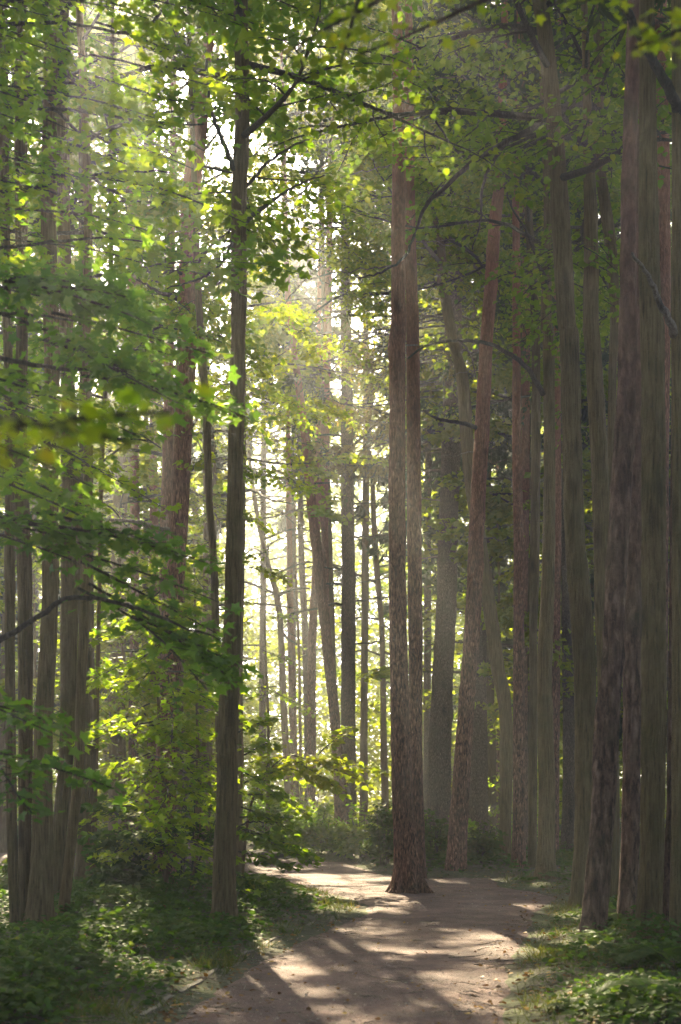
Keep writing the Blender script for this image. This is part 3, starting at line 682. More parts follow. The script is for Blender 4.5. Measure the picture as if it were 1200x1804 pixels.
tree('C5', 'linden_tree', 'misty forked trunk bending left, leftmost of the distant group in the glade', [(1400, 508, 14), (1300, 503, 13), (1200, 498, 13), (1100, 494, 12), (1050, 488, 12), (1000, 474, 10), (900, 452, 8)], 42, LI, top=16, sides=12)
tree('C6', 'pine_tree', 'misty upright trunk second from left of the distant group in the glade', [(1400, 520, 15), (1300, 517, 15), (1133, 513, 14), (966, 510, 11), (800, 508, 10), (500, 506, 7)], 44, PI_, top=22, sides=12)
tree('C7', 'spruce_tree', 'misty dark trunk in the middle of the distant group in the glade', [(1400, 543, 14), (1233, 541, 13), (1100, 537, 12), (966, 531, 12), (800, 528, 10), (600, 526, 8)], 45.5, SP, top=22, sides=12)
tree('C8', 'pine_tree', 'stoutest misty trunk of the distant group, beside the slender leaning pine', [(1420, 546, 22), (1300, 548, 19), (1200, 549, 17), (1100, 551, 15), (1000, 557, 15), (850, 559, 12), (600, 562, 9)], 41, PI_, top=22, sides=14)
tree('C9', 'young_linden', 'threadlike dark stem between the misty trunks of the distant group', [(1400, 531, 6), (1300, 529, 6), (1200, 528, 5), (1100, 525, 5), (1000, 521, 4)], 43, LI, top=12, sides=8, flare=.2)
tree('C10', 'pine_tree', 'tall pine standing in the open path at the centre with rough flaky bark', [(1573, 720, 47), (1533, 718, 44), (1433, 711, 37), (1300, 705, 35), (1200, 703, 34), (1000, 700, 32), (833, 700, 30), (700, 700, 28), (640, 699, 29), (618, 698, 31), (595, 700, 29), (566, 702, 26), (433, 702, 25), (333, 703, 25), (200, 703, 23), (100, 701, 21), (0, 698, 19)], 20.4, PI_, top=22, flare=.75, lean=0.0, sides=56)
tree('C11', 'pine_tree', 'reddish pine close behind the right side of the central pine', [(1548, 737, 30), (1366, 733, 27), (1200, 732, 26), (1000, 731, 26), (700, 728, 26), (600, 727, 25), (433, 724, 21), (300, 722, 18), (0, 720, 13)], 23.6, PI_, top=22)
tree('C12', 'spruce_tree', 'broad grey-brown spruce with bare side branches in the mist right of the central pines', [(1500, 770, 48), (1400, 773, 45), (1300, 776, 41), (1200, 780, 39), (1066, 786, 38), (933, 790, 37), (800, 794, 36), (666, 797, 33), (466, 802, 28), (200, 806, 20)], 33, SP, top=24)
tree('C13', 'linden_tree', 'crooked linden whose stem weaves behind the pink leaning pine', [(1518, 889, 22), (1333, 893, 23), (1233, 888, 26), (1183, 878, 27), (1100, 867, 26), (1033, 858, 25), (950, 845, 24), (850, 829, 23), (750, 821, 23), (700, 818, 23), (650, 812, 22), (600, 798, 20), (500, 781, 20), (450, 778, 17), (400, 773, 17), (355, 762, 14), (250, 745, 10)], 28, LI, top=15)
tree('C14', 'pine_tree', 'pink-barked pine leaning right at the far edge of the path', [(1540, 802, 39), (1433, 809, 35), (1300, 818, 31), (1200, 825, 29), (1100, 832, 28), (933, 840, 27), (766, 849, 27), (600, 857, 25), (500, 865, 24), (400, 872, 23), (330, 879, 20), (200, 884, 16), (0, 890, 12)], 24.8, PI_, top=22, sides=44)
tree('C15', 'spruce_tree', 'dark broad trunk half hidden behind the pink leaning pine', [(1495, 842, 42), (1366, 842, 38), (1200, 842, 33), (1000, 842, 28), (700, 842, 22), (400, 842, 14)], 34.5, SP, top=23, sides=16)
tree('C16', 'pine_tree', 'thin faint trunk far back between the dark trunk and the crooked linden foot', [(1440, 876, 15), (1300, 876, 13), (1000, 878, 11), (600, 880, 8)], 46, PI_, top=22, sides=10)
# right side
tree('R1b', 'pine_tree', 'red-barked pine seen in the slot between two grey stems right of the pink pine', [(1500, 922, 18), (1100, 922, 17), (900, 925, 16), (600, 927, 15), (400, 926, 14), (200, 925, 11)], 31, PI_, top=21, sides=14)
tree('R1c', 'spruce_tree', 'bluish dark trunk behind the brown straight trunk right of the pink pine', [(1470, 927, 22), (1200, 928, 18), (1000, 929, 13)], 38, SP, top=20, sides=12)
tree('R1', 'pine_tree', 'straight brown trunk with a mossy left rim at the right end of the open path', [(1537, 914, 26), (1450, 914, 25), (1300, 915, 23), (1200, 914, 21), (1000, 914, 19), (800, 911, 17), (600, 910, 16), (500, 910, 16), (333, 909, 12), (200, 911, 10)], 25.4, PI_, top=18)
tree('R2', 'linden_tree', 'slim olive stem, left half of the forked pair at the right edge of the path', [(1535, 938, 17), (1200, 940, 15), (1133, 939, 14), (1000, 942, 18), (800, 944, 18), (600, 944, 16), (466, 937, 16), (333, 929, 13), (200, 925, 10), (0, 920, 8)], 25.6, LI, top=18, sides=14)
tree('R3', 'linden_tree', 'olive linden with a bulging foot by the path, right half of the forked pair', [(1557, 959, 40), (1500, 962, 33), (1366, 963, 30), (1200, 960, 27), (1133, 961, 27), (1000, 966, 24), (800, 968, 22), (600, 967, 22), (566, 962, 21), (400, 965, 15), (266, 961, 12), (100, 955, 10)], 22.3, LI, top=18)
tree('R4', 'pine_tree', 'brown straight trunk partly behind the olive linden with the bulging foot', [(1500, 976, 20), (1200, 978, 18), (900, 982, 16), (700, 981, 15), (300, 984, 11)], 30, PI_, top=22, sides=14)
tree('R6', 'spruce_tree', 'misty blue-brown trunk behind the massive bowed linden, foot in ferns', [(1508, 1003, 32), (1366, 1004, 28), (1200, 1003, 25), (1000, 999, 22), (600, 994, 18), (200, 990, 12)], 31, SP, top=22)
tree('R5', 'linden_tree', 'massive bowed linden trunk leaning left towards its top in the right half', [(1602, 1018, 30), (1500, 1025, 30), (1400, 1030, 34), (1200, 1030, 38), (1166, 1030, 39), (1033, 1021, 40), (933, 1013, 36), (800, 1008, 36), (600, 1003, 36), (566, 998, 34), (400, 989, 34), (266, 981, 30), (133, 968, 29), (33, 956, 26), (0, 950, 26)], 17.6, LI, top=17, sides=50)
tree('R7', 'linden_tree', 'olive linden between bowed linden and near scaly pine', [(1590, 1071, 32), (1450, 1074, 28), (1300, 1070, 28), (1100, 1062, 28), (933, 1060, 29), (800, 1056, 31), (600, 1043, 30), (566, 1041, 30), (400, 1041, 27), (266, 1037, 20), (150, 1034, 15), (0, 1029, 12)], 18.7, LI, top=17)
tree('R7b', 'linden_tree', 'dark upper stem swinging right behind the near scaly pine', [(1590, 1082, 24), (1300, 1080, 22), (1000, 1076, 18), (800, 1077, 15), (666, 1079, 15), (560, 1083, 17), (500, 1081, 20), (433, 1076, 22), (366, 1067, 22), (266, 1055, 21), (100, 1055, 20), (0, 1054, 20)], 20, LI, top=17, sides=14)
tree('R8', 'pine_tree', 'nearest scaly pine trunk leaning right at the right path verge', [(1660, 1043, 48), (1533, 1054, 43), (1400, 1064, 43), (1266, 1070, 42), (1166, 1080, 36), (1000, 1087, 35), (833, 1095, 36), (700, 1102, 34), (600, 1106, 34), (500, 1107, 31), (333, 1108, 29), (200, 1112, 26), (66, 1116, 27), (0, 1118, 25)], 14.0, NP, top=19, sides=60, amp=.05)
tree('R9', 'pine_tree', 'brown scaly pine standing straight just right of the nearest leaning one', [(1645, 1105, 38), (1466, 1111, 32), (1300, 1114, 33), (1166, 1115, 36), (1000, 1118, 31), (800, 1122, 27), (600, 1126, 24), (300, 1128, 20), (0, 1130, 17)], 14.9, NP, top=19, sides=50)
tree('R11', 'pine_tree', 'pinkish upper pine stem behind the widest dark trunk at the right', [(1600, 1150, 36), (1200, 1158, 34), (600, 1168, 28), (400, 1168, 27), (233, 1166, 27), (66, 1161, 30), (0, 1160, 29)], 18.5, PI_, top=20)
tree('R10', 'linden_tree', 'widest dark green-brown linden trunk near the right edge', [(1668, 1138, 55), (1600, 1144, 46), (1500, 1148, 44), (1300, 1151, 42), (1166, 1153, 42), (1000, 1153, 41), (800, 1151, 41), (600, 1149, 42), (500, 1144, 39), (333, 1142, 35), (166, 1142, 30), (33, 1140, 28), (0, 1140, 27)], 13.6, LI, top=18, sides=60, amp=.05)
tree('R12a', 'pine_tree', 'thin dark trunk leaning right at the foot of the right edge', [(1668, 1170, 30), (1500, 1178, 20), (1400, 1183, 17), (1200, 1184, 14), (1000, 1186, 13), (700, 1188, 11), (400, 1190, 9)], 13.75, NP, top=13, sides=16)
tree('R12b', 'linden_tree', 'dark stem cut by the right border of the photo with a limb reaching up left', [(1685, 1195, 32), (1400, 1196, 26), (1000, 1196, 25), (600, 1194, 24), (400, 1194, 22), (200, 1193, 20), (0, 1192, 19)], 13.1, LI, top=17)

# limbs that show against the light
b = T['R7'].branch([(1046, 285, 18.7), (1036, 258, 18.4), (1010, 243, 18), (960, 243, 17.6), (940, 252, 17.4), (905, 270, 17.2)], .05, .02)
b = T['R7b'].branch([(1085, 265, 20), (1070, 225, 19.8), (1045, 190, 19.4), (1020, 182, 19), (990, 190, 18.8), (950, 218, 18.5), (900, 246, 18.4), (850, 275, 18.4), (810, 303, 18.6), (780, 335, 18.8), (750, 362, 19), (733, 407, 19.2), (710, 455, 19.3), (667, 482, 19.5), (630, 490, 19.8)], .065, .012)
T['R7b'].branch([(897, 248, 18.4), (875, 275, 18.3), (852, 320, 18.2), (846, 385, 18.1), (832, 440, 18)], .03, .008)
T['R7b'].branch([(850, 275, 18.4), (800, 262, 18.2), (757, 200, 18), (700, 175, 17.8)], .02, .006)
T['R3'].branch([(957, 695, 22.2), (930, 650, 21.8), (900, 625, 21.6), (860, 605, 21.4), (820, 600, 21.4), (783, 602, 21.4), (747, 611, 21.6), (718, 630, 21.8)], .045, .014)
T['C14'].branch([(838, 753, 24.7), (813, 745, 24.2), (780, 740, 23.8), (758, 732, 23.5), (745, 722, 23.4)], .045, .015)
T['R12b'].branch([(1198, 200, 13.1), (1177, 153, 12.9), (1147, 100, 12.7), (1117, 43, 12.6), (1097, 5, 12.5), (1085, -60, 12.5)], .055, .03)
T['R12b'].branch([(1190, 590, 13.1), (1183, 573, 12.9), (1157, 520, 12.7), (1140, 483, 12.5), (1113, 447, 12.3)], .045, .012, 'dead_wood')
T['R3'].branch([(970, 513, 22.3), (943, 497, 22), (913, 487, 21.6), (895, 478, 21.4)], .035, .012)
T['R3'].branch([(963, 325, 22.3), (933, 300, 22), (917, 287, 21.8), (880, 250, 21.6)], .04, .014)
T['R3'].branch([(965, 500, 22.2), (950, 467, 21.9), (927, 407, 21.6), (903, 367, 21.4), (890, 330, 21.3)], .03, .010)
T['L13'].branch([(408, 425, 15), (403, 440, 14.8), (387, 467, 14.6), (360, 487, 14.4), (340, 497, 14.3), (293, 507, 14.2)], .022, .007)
T['L13'].branch([(412, 300, 15), (398, 262, 14.9), (382, 225, 14.8), (370, 180, 14.7), (362, 90, 14.6)], .03, .012)
T['L13'].branch([(430, 395, 15.1), (445, 380, 15.4), (470, 362, 16), (500, 340, 16.6), (535, 322, 17.2), (570, 308, 17.8)], .028, .009)
T['L13'].branch([(431, 330, 15.1), (470, 290, 15.6), (520, 255, 16.2), (575, 235, 17)], .022, .007)
T['L10'].branch([(320, 532, 20.2), (305, 522, 20), (290, 518, 19.8), (267, 508, 19.5), (240, 492, 19.3)], .04, .012)
T['L10'].branch([(330, 488, 20.2), (310, 478, 20), (290, 480, 19.7), (268, 494, 19.4)], .03, .010)
T['L10'].branch([(298, 934, 20.2), (275, 930, 19.9), (250, 922, 19.6), (225, 917, 19.3), (195, 915, 19.1)], .042, .018, 'dead_wood')
T['C13'].branch([(776, 410, 28), (800, 425, 27.7), (830, 445, 27.4), (855, 475, 27), (880, 520, 26.7)], .05, .012)
T['C3'].branch([(604, 1030, 36.5), (590, 1028, 36.2), (572, 1029, 35.9)], .045, .02)
T['C3'].branch([(604, 1066, 36.5), (588, 1064, 36.2), (570, 1068, 35.9)], .045, .02)
T['C5'].branch([(488, 1052, 42), (500, 1044, 41.8), (520, 1038, 41.6), (545, 1036, 41.4)], .06, .03)
for k, (z, az, l) in enumerate([(7.2, -1.5, 1.1), (8.4, -1.75, .8), (9.3, -1.6, 1.3), (9.9, 1.4, .6), (11.4, -1.55, 1.4), (12.2, -1.5, 1.0), (13.3, -1.7, 1.5), (6.0, -1.5, .9), (14.2, 1.5, 1.2), (15, -1.6, 1.6)]):
    T['C12'].dead(z, az, l, .022, 0.15 if k % 2 else -.05)
for z, az, l in [(6.5, 1.5, 1.3), (7.4, -1.4, 1.0), (8.2, 1.7, 1.2), (9.1, 1.4, 1.5), (9.8, -1.7, 1.2), (5.4, 1.6, 1.0)]:
    T['C3'].dead(z, az, l, .03, 0.1, -.05, mat='twig_bark')
for z, az, l in [(7.7, -1.5, .55), (6.1, 1.6, .4), (9.2, -1.3, .6), (10.4, 1.4, .4)]: T['C14'].dead(z, az, l, .014)
for z, az, l in [(8.4, -1.5, 1.0), (9.6, -1.7, .9), (7.1, -1.4, .7), (11.3, -1.5, 1.6), (11.8, -1.9, 1.4)]: T['C1'].dead(z, az, l, .02, .1, -.1, 6)
for z, az, l in [(9.1, -1.5, .7), (11, 1.5, .8), (12.4, -1.2, 1.1)]: T['C11'].dead(z, az, l, .015)
for z, az, l in [(8.2, 1.5, .5), (9.4, -1.5, .8), (11.5, -1.2, 1.3), (12.2, 1.7, 1.0)]: T['C10'].dead(z, az, l, .014)

# ---------------------------------------------------------------- crowns
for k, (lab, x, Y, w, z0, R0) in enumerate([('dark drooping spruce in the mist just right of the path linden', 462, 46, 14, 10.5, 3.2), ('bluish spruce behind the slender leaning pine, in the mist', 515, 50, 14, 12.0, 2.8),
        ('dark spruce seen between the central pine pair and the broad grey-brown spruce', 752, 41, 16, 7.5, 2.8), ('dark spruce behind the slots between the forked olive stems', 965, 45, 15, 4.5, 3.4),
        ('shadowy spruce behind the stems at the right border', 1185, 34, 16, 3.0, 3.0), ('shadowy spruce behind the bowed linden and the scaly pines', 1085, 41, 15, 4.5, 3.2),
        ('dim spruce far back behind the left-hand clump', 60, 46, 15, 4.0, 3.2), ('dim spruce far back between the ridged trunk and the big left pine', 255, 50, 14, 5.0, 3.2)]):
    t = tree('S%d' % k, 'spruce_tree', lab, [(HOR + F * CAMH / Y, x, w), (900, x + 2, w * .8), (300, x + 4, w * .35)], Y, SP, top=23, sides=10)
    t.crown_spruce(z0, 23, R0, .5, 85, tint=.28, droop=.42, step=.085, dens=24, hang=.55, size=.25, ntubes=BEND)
for k, z0, z1, R, nb in [('L3', 9.0, 17.5, 3.0, 18), ('L4', 8.5, 17.5, 2.6, 14), ('L6', 7.5, 18.5, 3.2, 22), ('L2', 9.5, 16.5, 2.2, 10)]:
    T[k].crown_broad(z0, z1, R, nb, 'linden', 0.098, 'maple_leaf', 0.55, T=11, Mn=7)
T['L1'].crown_broad(9, 15.5, 1.8, 8, 'linden', 0.12, 'maple_leaf', 0.4)
T['L5'].crown_broad(6.5, 13.5, 2.2, 14, 'maple', 0.12, 'maple_leaf', 0.5)
T['L7'].crown_broad(6.0, 16.5, 2.2, 18, 'linden', 0.095, 'linden_leaf', 0.55)
T['L12'].crown_broad(7.8, 15.5, 2.0, 14, 'linden', 0.095, 'linden_leaf', 0.55)
T['L13'].crown_broad(8.2, 17.5, 3.0, 22, 'linden', 0.095, 'linden_leaf', 0.5)
T['C13'].crown_broad(11.5, 15.0, 3.6, 18, 'linden', 0.10, 'linden_leaf', 0.6)
def lit_boughs(key, leaf, tint, size, rows, seed, kind='linden', carve_=True):
    cr = Crown(seed, kind, size, tint, True, cut_sprays=carve_); r = cr.rng
    for (x, y, Y, dx, dy, n) in rows:
        for q in range(n):
            a = (x + r.normal(0, 26), y + r.normal(0, 22), Y + r.normal(0, 1.0)); sgn = r.choice([-1, 1])
            cr.spray(px(*a), px(a[0] + sgn * dx * r.uniform(.6, 1.2), a[1] + dy * r.uniform(.3, 1.5), a[2] + r.normal(0, .8)), .48, 14, 10, .15, .008, dt=r.normal(0, .1))
    t = T[key]; link('crown', cr.finish([M[leaf], M['twig_bark']], t.o, do_carve=carve_), t.e)
tree('L14', 'linden_tree', 'linden hidden behind the tall path linden, its sunlit sprays hanging into the sunbeams', [(1535, 416, 24), (1200, 418, 22), (800, 424, 20), (400, 428, 16), (0, 432, 12)], 25.5, LI, top=19, sides=14)
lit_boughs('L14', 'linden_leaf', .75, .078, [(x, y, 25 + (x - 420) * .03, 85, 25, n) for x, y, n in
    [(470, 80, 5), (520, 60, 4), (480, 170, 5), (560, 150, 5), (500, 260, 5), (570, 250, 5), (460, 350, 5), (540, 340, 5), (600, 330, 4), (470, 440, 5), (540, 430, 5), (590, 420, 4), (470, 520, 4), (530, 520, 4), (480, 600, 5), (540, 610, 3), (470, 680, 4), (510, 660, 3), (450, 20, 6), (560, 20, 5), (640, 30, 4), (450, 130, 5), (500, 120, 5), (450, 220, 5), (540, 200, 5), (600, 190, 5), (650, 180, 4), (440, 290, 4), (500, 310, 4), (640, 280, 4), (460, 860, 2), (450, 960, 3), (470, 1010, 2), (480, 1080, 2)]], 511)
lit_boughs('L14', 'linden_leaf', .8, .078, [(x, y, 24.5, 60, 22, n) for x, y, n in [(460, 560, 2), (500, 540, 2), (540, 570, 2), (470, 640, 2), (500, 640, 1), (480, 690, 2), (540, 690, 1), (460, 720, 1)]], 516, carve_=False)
T['L14'].branch([(429, 420, 25.5), (470, 400, 25.8), (520, 420, 26.4), (563, 456, 27), (547, 483, 27), (510, 523, 26.6), (477, 573, 26.2)], .035, .008)
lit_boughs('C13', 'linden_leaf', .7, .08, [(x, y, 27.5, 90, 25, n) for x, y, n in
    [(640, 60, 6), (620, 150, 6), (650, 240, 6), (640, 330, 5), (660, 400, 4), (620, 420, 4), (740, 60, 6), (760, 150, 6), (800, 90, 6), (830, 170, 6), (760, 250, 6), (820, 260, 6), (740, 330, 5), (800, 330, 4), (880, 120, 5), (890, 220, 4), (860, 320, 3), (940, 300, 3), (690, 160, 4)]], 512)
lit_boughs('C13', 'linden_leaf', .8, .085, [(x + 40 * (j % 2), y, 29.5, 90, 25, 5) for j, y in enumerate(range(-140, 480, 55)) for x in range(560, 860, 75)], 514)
lit_boughs('L10', 'linden_leaf', .6, .085, [(x, y, 20.8, 70, 25, 3) for x, y in [(310, 560), (390, 600), (300, 680), (380, 720), (330, 780), (400, 820), (300, 860), (360, 900), (240, 760), (260, 640)]], 515)
tree('L16', 'linden_tree', 'tall linden far behind the slender leaning pine whose yellow-green crown fills the top centre', [(1480, 640, 16), (1200, 642, 14), (700, 645, 12), (200, 640, 8)], 41.5, LI, top=27, sides=10)
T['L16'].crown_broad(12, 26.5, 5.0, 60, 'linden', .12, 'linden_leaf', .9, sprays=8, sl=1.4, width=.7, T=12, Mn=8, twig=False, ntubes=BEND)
tree('L17', 'linden_tree', 'linden standing behind the pale straight pine, its glowing crown closing the view above the glade', [(1486, 596, 12), (1200, 588, 11), (700, 574, 9), (200, 566, 6)], 38.8, LI, top=24.5, sides=10)
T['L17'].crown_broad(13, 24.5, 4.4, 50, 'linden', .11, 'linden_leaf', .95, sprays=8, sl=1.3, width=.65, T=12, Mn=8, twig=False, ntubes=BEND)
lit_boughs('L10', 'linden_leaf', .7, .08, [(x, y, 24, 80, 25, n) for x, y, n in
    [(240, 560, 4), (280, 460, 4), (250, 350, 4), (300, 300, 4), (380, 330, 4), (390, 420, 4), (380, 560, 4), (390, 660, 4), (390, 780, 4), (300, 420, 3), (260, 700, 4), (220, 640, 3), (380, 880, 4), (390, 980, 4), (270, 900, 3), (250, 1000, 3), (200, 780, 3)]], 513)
tree('L15', 'linden_tree', 'leafy linden standing behind the big left-hand pine, mostly hidden by it', [(1500, 312, 20), (1000, 318, 18), (600, 332, 15), (300, 340, 12), (0, 350, 8)], 32, LI, top=23, sides=12)
T['L15'].crown_broad(8.5, 21, 4.2, 34, 'linden', .11, 'linden_leaf', .75, sprays=7, sl=1.2, width=.55, T=12, Mn=8)
T['C4'].crown_broad(4.0, 14.5, 2.6, 20, 'kite', 0.17, 'linden_leaf', 0.75)
T['C5'].crown_broad(6.0, 15.5, 3.0, 18, 'kite', 0.17, 'linden_leaf', 0.7)
T['C9'].crown_broad(4.0, 11.5, 1.8, 9, 'kite', 0.17, 'linden_leaf', 0.7)
T['R2'].crown_broad(10.0, 17.5, 3.0, 16, 'linden', 0.095, 'linden_leaf', 0.5)
T['R3'].crown_broad(9.5, 17.5, 3.4, 20, 'linden', 0.095, 'linden_leaf', 0.5)
T['R5'].crown_broad(9.0, 16.5, 3.0, 18, 'linden', 0.095, 'linden_leaf', 0.4)
T['R7'].crown_broad(9.5, 16.5, 3.2, 16, 'linden', 0.095, 'linden_leaf', 0.45)
T['R7b'].crown_broad(10.0, 16.5, 3.2, 16, 'linden', 0.095, 'linden_leaf', 0.45)
T['R10'].crown_broad(9.5, 17.5, 3.2, 18, 'linden', 0.095, 'linden_leaf', 0.35)
T['R12b'].crown_broad(9.0, 16.5, 2.6, 14, 'linden', 0.095, 'linden_leaf', 0.35)
for k, z0, z1, R in [('L10', 15, 21.5, 2.4), ('L8', 17, 23.5, 2.2), ('L9', 17, 23.5, 2.2), ('L11', 16, 21.5, 2), ('C1', 15.5, 21.5, 2.2), ('C2', 17.5, 23.5, 2.2), ('C6', 16, 21.5, 2.2),
                     ('C8', 16, 21.5, 2.2), ('C10', 16, 21.5, 2.6), ('C11', 16.5, 21.5, 2.4), ('C14', 16, 21.5, 2.4), ('C16', 15, 21.5, 2.2), ('R1b', 16, 20.5, 2), ('R1', 13, 17.5, 2.0),
                     ('R4', 16, 21.5, 2.2), ('R8', 13, 18.5, 2.4), ('R9', 13, 18.5, 2.2), ('R11', 14, 19.5, 2.4), ('R12a', 9.8, 12.8, 1.2)]:
    T[k].crown_pine(z0, z1, R * (1.4 if k in ('C10', 'C11', 'C14', 'R1') else 1), 14, 2.6 if k in ('C10', 'C11', 'C14', 'R1') else 1.0)
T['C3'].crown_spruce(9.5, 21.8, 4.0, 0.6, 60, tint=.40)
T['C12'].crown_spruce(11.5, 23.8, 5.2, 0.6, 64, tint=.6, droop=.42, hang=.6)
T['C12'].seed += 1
T['C12'].crown_spruce(9.8, 15.5, 3.2, 2.6, 30, az=(-2.3, -0.9), tint=.6, droop=.55, hang=.62, dens=22, leaf='sunlit_needles')
T['C12'].crown_spruce(11.5, 16, 1.6, 1.4, 10, az=(-3.6, -2.4), tint=.5, droop=.5, hang=.6, leaf='sunlit_needles')
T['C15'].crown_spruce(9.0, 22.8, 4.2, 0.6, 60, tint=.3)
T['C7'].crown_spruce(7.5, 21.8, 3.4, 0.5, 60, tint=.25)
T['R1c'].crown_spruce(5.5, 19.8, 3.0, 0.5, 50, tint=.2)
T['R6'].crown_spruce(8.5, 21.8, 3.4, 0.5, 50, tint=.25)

# ---------------------------------------------------------------- maples whose boughs reach in from the sides
def side_tree(name, label, X, Y, h, r, seed, leanx=0.0, bark=LI):
    w = r * 2 / Y * F
    pts = [(HOR + F * CAMH / Y, CX + X / Y * F, w), (HOR - F * (h * .5 - CAMH) / Y, CX + (X + leanx * .4) / Y * F, w * .8), (HOR - F * (h - CAMH) / Y, CX + (X + leanx) / Y * F, w * .4)]
    return Tree(name, label, pts, Y, bark, top=h + 1, seed=seed, group='trees just outside the path picture')
def boughs(tr, kind, size, leaf, tint, rows, seed, droop=.1, tilt=.35, twig=True, Tn=12, Mn=7, carve_=True):
    cr = Crown(seed, kind, size, tint, twig, cut_sprays=carve_)
    for (a, b, w, dt) in rows:
        cr.spray(px(*a), px(*b), w, Tn, Mn, droop, .012, tilt, dt=dt)
    link('crown', cr.finish([M[leaf], M['twig_bark']], tr.o, do_carve=carve_), tr.e)
    return cr

rng0 = np.random.default_rng(77); FANK = 0.42
near = side_tree('maple_tree', 'maple outside the left border whose dark boughs reach across the left trunks', -4.3, 10.0, 11, .13, 301)
rows = []
def fan(x0, y0, Y0, x1, y1, Y1, n, spread, w, dt, jit=.25):
    n = max(1, int(round(n * FANK)))
    for k in range(n):
        dy = rng0.uniform(-1, 1) * spread
        rows.append(((x0 + rng0.uniform(-30, 30), y0 + dy * .7, Y0 + rng0.uniform(-.6, .6)), (x1 + rng0.uniform(-60, 50), y1 + dy + rng0.uniform(-15, 25), Y1 + rng0.uniform(-.8, .8)), w * rng0.uniform(.7, 1.2), dt + rng0.uniform(-.12, .12)))
fan(-140, 500, 9.6, 150, 470, 9.2, 8, 45, .45, -.1)
fan(0, 520, 9.4, 240, 560, 9.0, 12, 60, .42, -.1)
fan(80, 580, 9.4, 330, 610, 9.0, 9, 45, .38, -.1)
fan(150, 650, 9.8, 420, 690, 9.4, 5, 25, .32, .05)
fan(-60, 640, 9.8, 190, 690, 9.2, 7, 40, .4, .1)
fan(-120, 890, 9.3, 120, 910, 8.9, 7, 35, .40, -.15)
fan(60, 920, 9.2, 330, 960, 8.8, 8, 45, .4, -.15)
fan(150, 1010, 9.4, 400, 1120, 9.0, 7, 45, .38, -.1)
fan(250, 1090, 9.4, 410, 1170, 9.1, 5, 30, .3, -.05)
fan(-100, 780, 10, 160, 850, 9.4, 6, 50, .4, .15)
fan(-120, 1200, 9.2, 110, 1230, 8.8, 5, 30, .35, -.1)
fan(-60, 1330, 9, 150, 1400, 8.6, 5, 50, .32, -.1)
rows = [(a, b, w * 1.25, dt) for a, b, w, dt in rows]
cr1 = boughs(near, 'maple', .092, 'cool_leaf', .45, rows, 401)
near.branch([(-260, 1215, 9.9), (-100, 1180, 9.7), (0, 1130, 9.5), (60, 1090, 9.4), (135, 1050, 9.3), (210, 1062, 9.3), (300, 1095, 9.2), (390, 1130, 9.2)], .035, .006)
near.branch([(-260, 640, 10), (-120, 605, 9.8), (0, 632, 9.6), (100, 650, 9.5), (230, 655, 9.5), (330, 668, 9.6)], .03, .006)
near.branch([(-260, 480, 10), (-60, 545, 9.6), (60, 555, 9.4), (160, 570, 9.3)], .025, .006)
near.branch([(-260, 960, 10), (-100, 905, 9.6), (20, 915, 9.4), (120, 935, 9.2)], .028, .006)

FANK = 0.34
up = side_tree('maple_tree', 'taller maple outside the left border spreading green boughs over the top left', -4.9, 13.0, 14, .15, 302)
rows = []
for yy in range(-30, 440, 55):
    fan(-160, yy, 13, 90, yy + 10, 12.4, 5, 30, .5, rng0.uniform(-.1, .2))
    fan(20, yy, 12.8, 260, yy + 20, 12.2, 4, 30, .5, rng0.uniform(-.1, .25))
    if yy < 330: fan(170, yy, 12.8, 390, yy + 25, 12.2, 3, 30, .42, rng0.uniform(0, .3))
fan(-100, 720, 13, 180, 760, 12.4, 6, 60, .45, .2)
fan(40, 720, 13, 280, 780, 12.4, 6, 60, .45, .25)
fan(-60, 820, 13, 170, 880, 12.6, 5, 50, .4, .1)
boughs(up, 'maple', .092, 'maple_leaf', .65, rows, 402, Tn=13, Mn=8)
for y0, x1, y1 in [(40, 330, 60), (190, 360, 215), (330, 300, 300), (430, 250, 420), (740, 260, 770)]:
    up.branch([(-310, y0 + 60, 13), (-100, y0 + 20, 12.9), (60, y0, 12.7), (x1 - 80, y1, 12.5), (x1, y1 + 5, 12.4)], .035, .007)

blur = side_tree('maple_sapling', 'sapling close to the camera outside the left border, its sprig blurred across the left', -1.6, 3.4, 3.3, .03, 303)
blur.e['category'] = 'sapling'
rows = [((-420, 800, 3.3), (30, 700, 3.2), .12, .3), ((-60, 730, 3.25), (235, 755, 3.2), .09, .2), ((-150, 790, 3.3), (60, 775, 3.1), .1, .4), ((100, 745, 3.2), (300, 700, 3.2), .07, -.1)]
boughs(blur, 'maple', .055, 'gold_leaf', .35, rows, 403, Tn=7, Mn=3)
blur2 = side_tree('maple_tree', 'slight maple outside the right border whose sunlit sprig hangs at the top right corner', 1.9, 5.0, 6.5, .04, 304)
rows = [((1330, -40, 5), (1105, 45, 4.8), .14, .3), ((1260, 40, 4.9), (1120, 62, 4.8), .1, .4), ((1300, -10, 4.9), (1180, 80, 4.7), .1, .1), ((1330, -60, 5), (1000, -30, 5.5), .15, .1),
        ((1000, -50, 5.4), (620, 40, 5.8), .16, .3), ((700, -20, 5.7), (520, 75, 5.8), .14, .2), ((640, -30, 5.7), (600, 95, 5.7), .1, .3)]
boughs(blur2, 'maple', .05, 'gold_leaf', .3, rows, 404, Tn=8, Mn=3)
blur2.branch([(1500, 60, 5), (1330, -60, 5), (1000, -60, 5.4), (700, -20, 5.7), (560, 40, 5.8)], .014, .004)

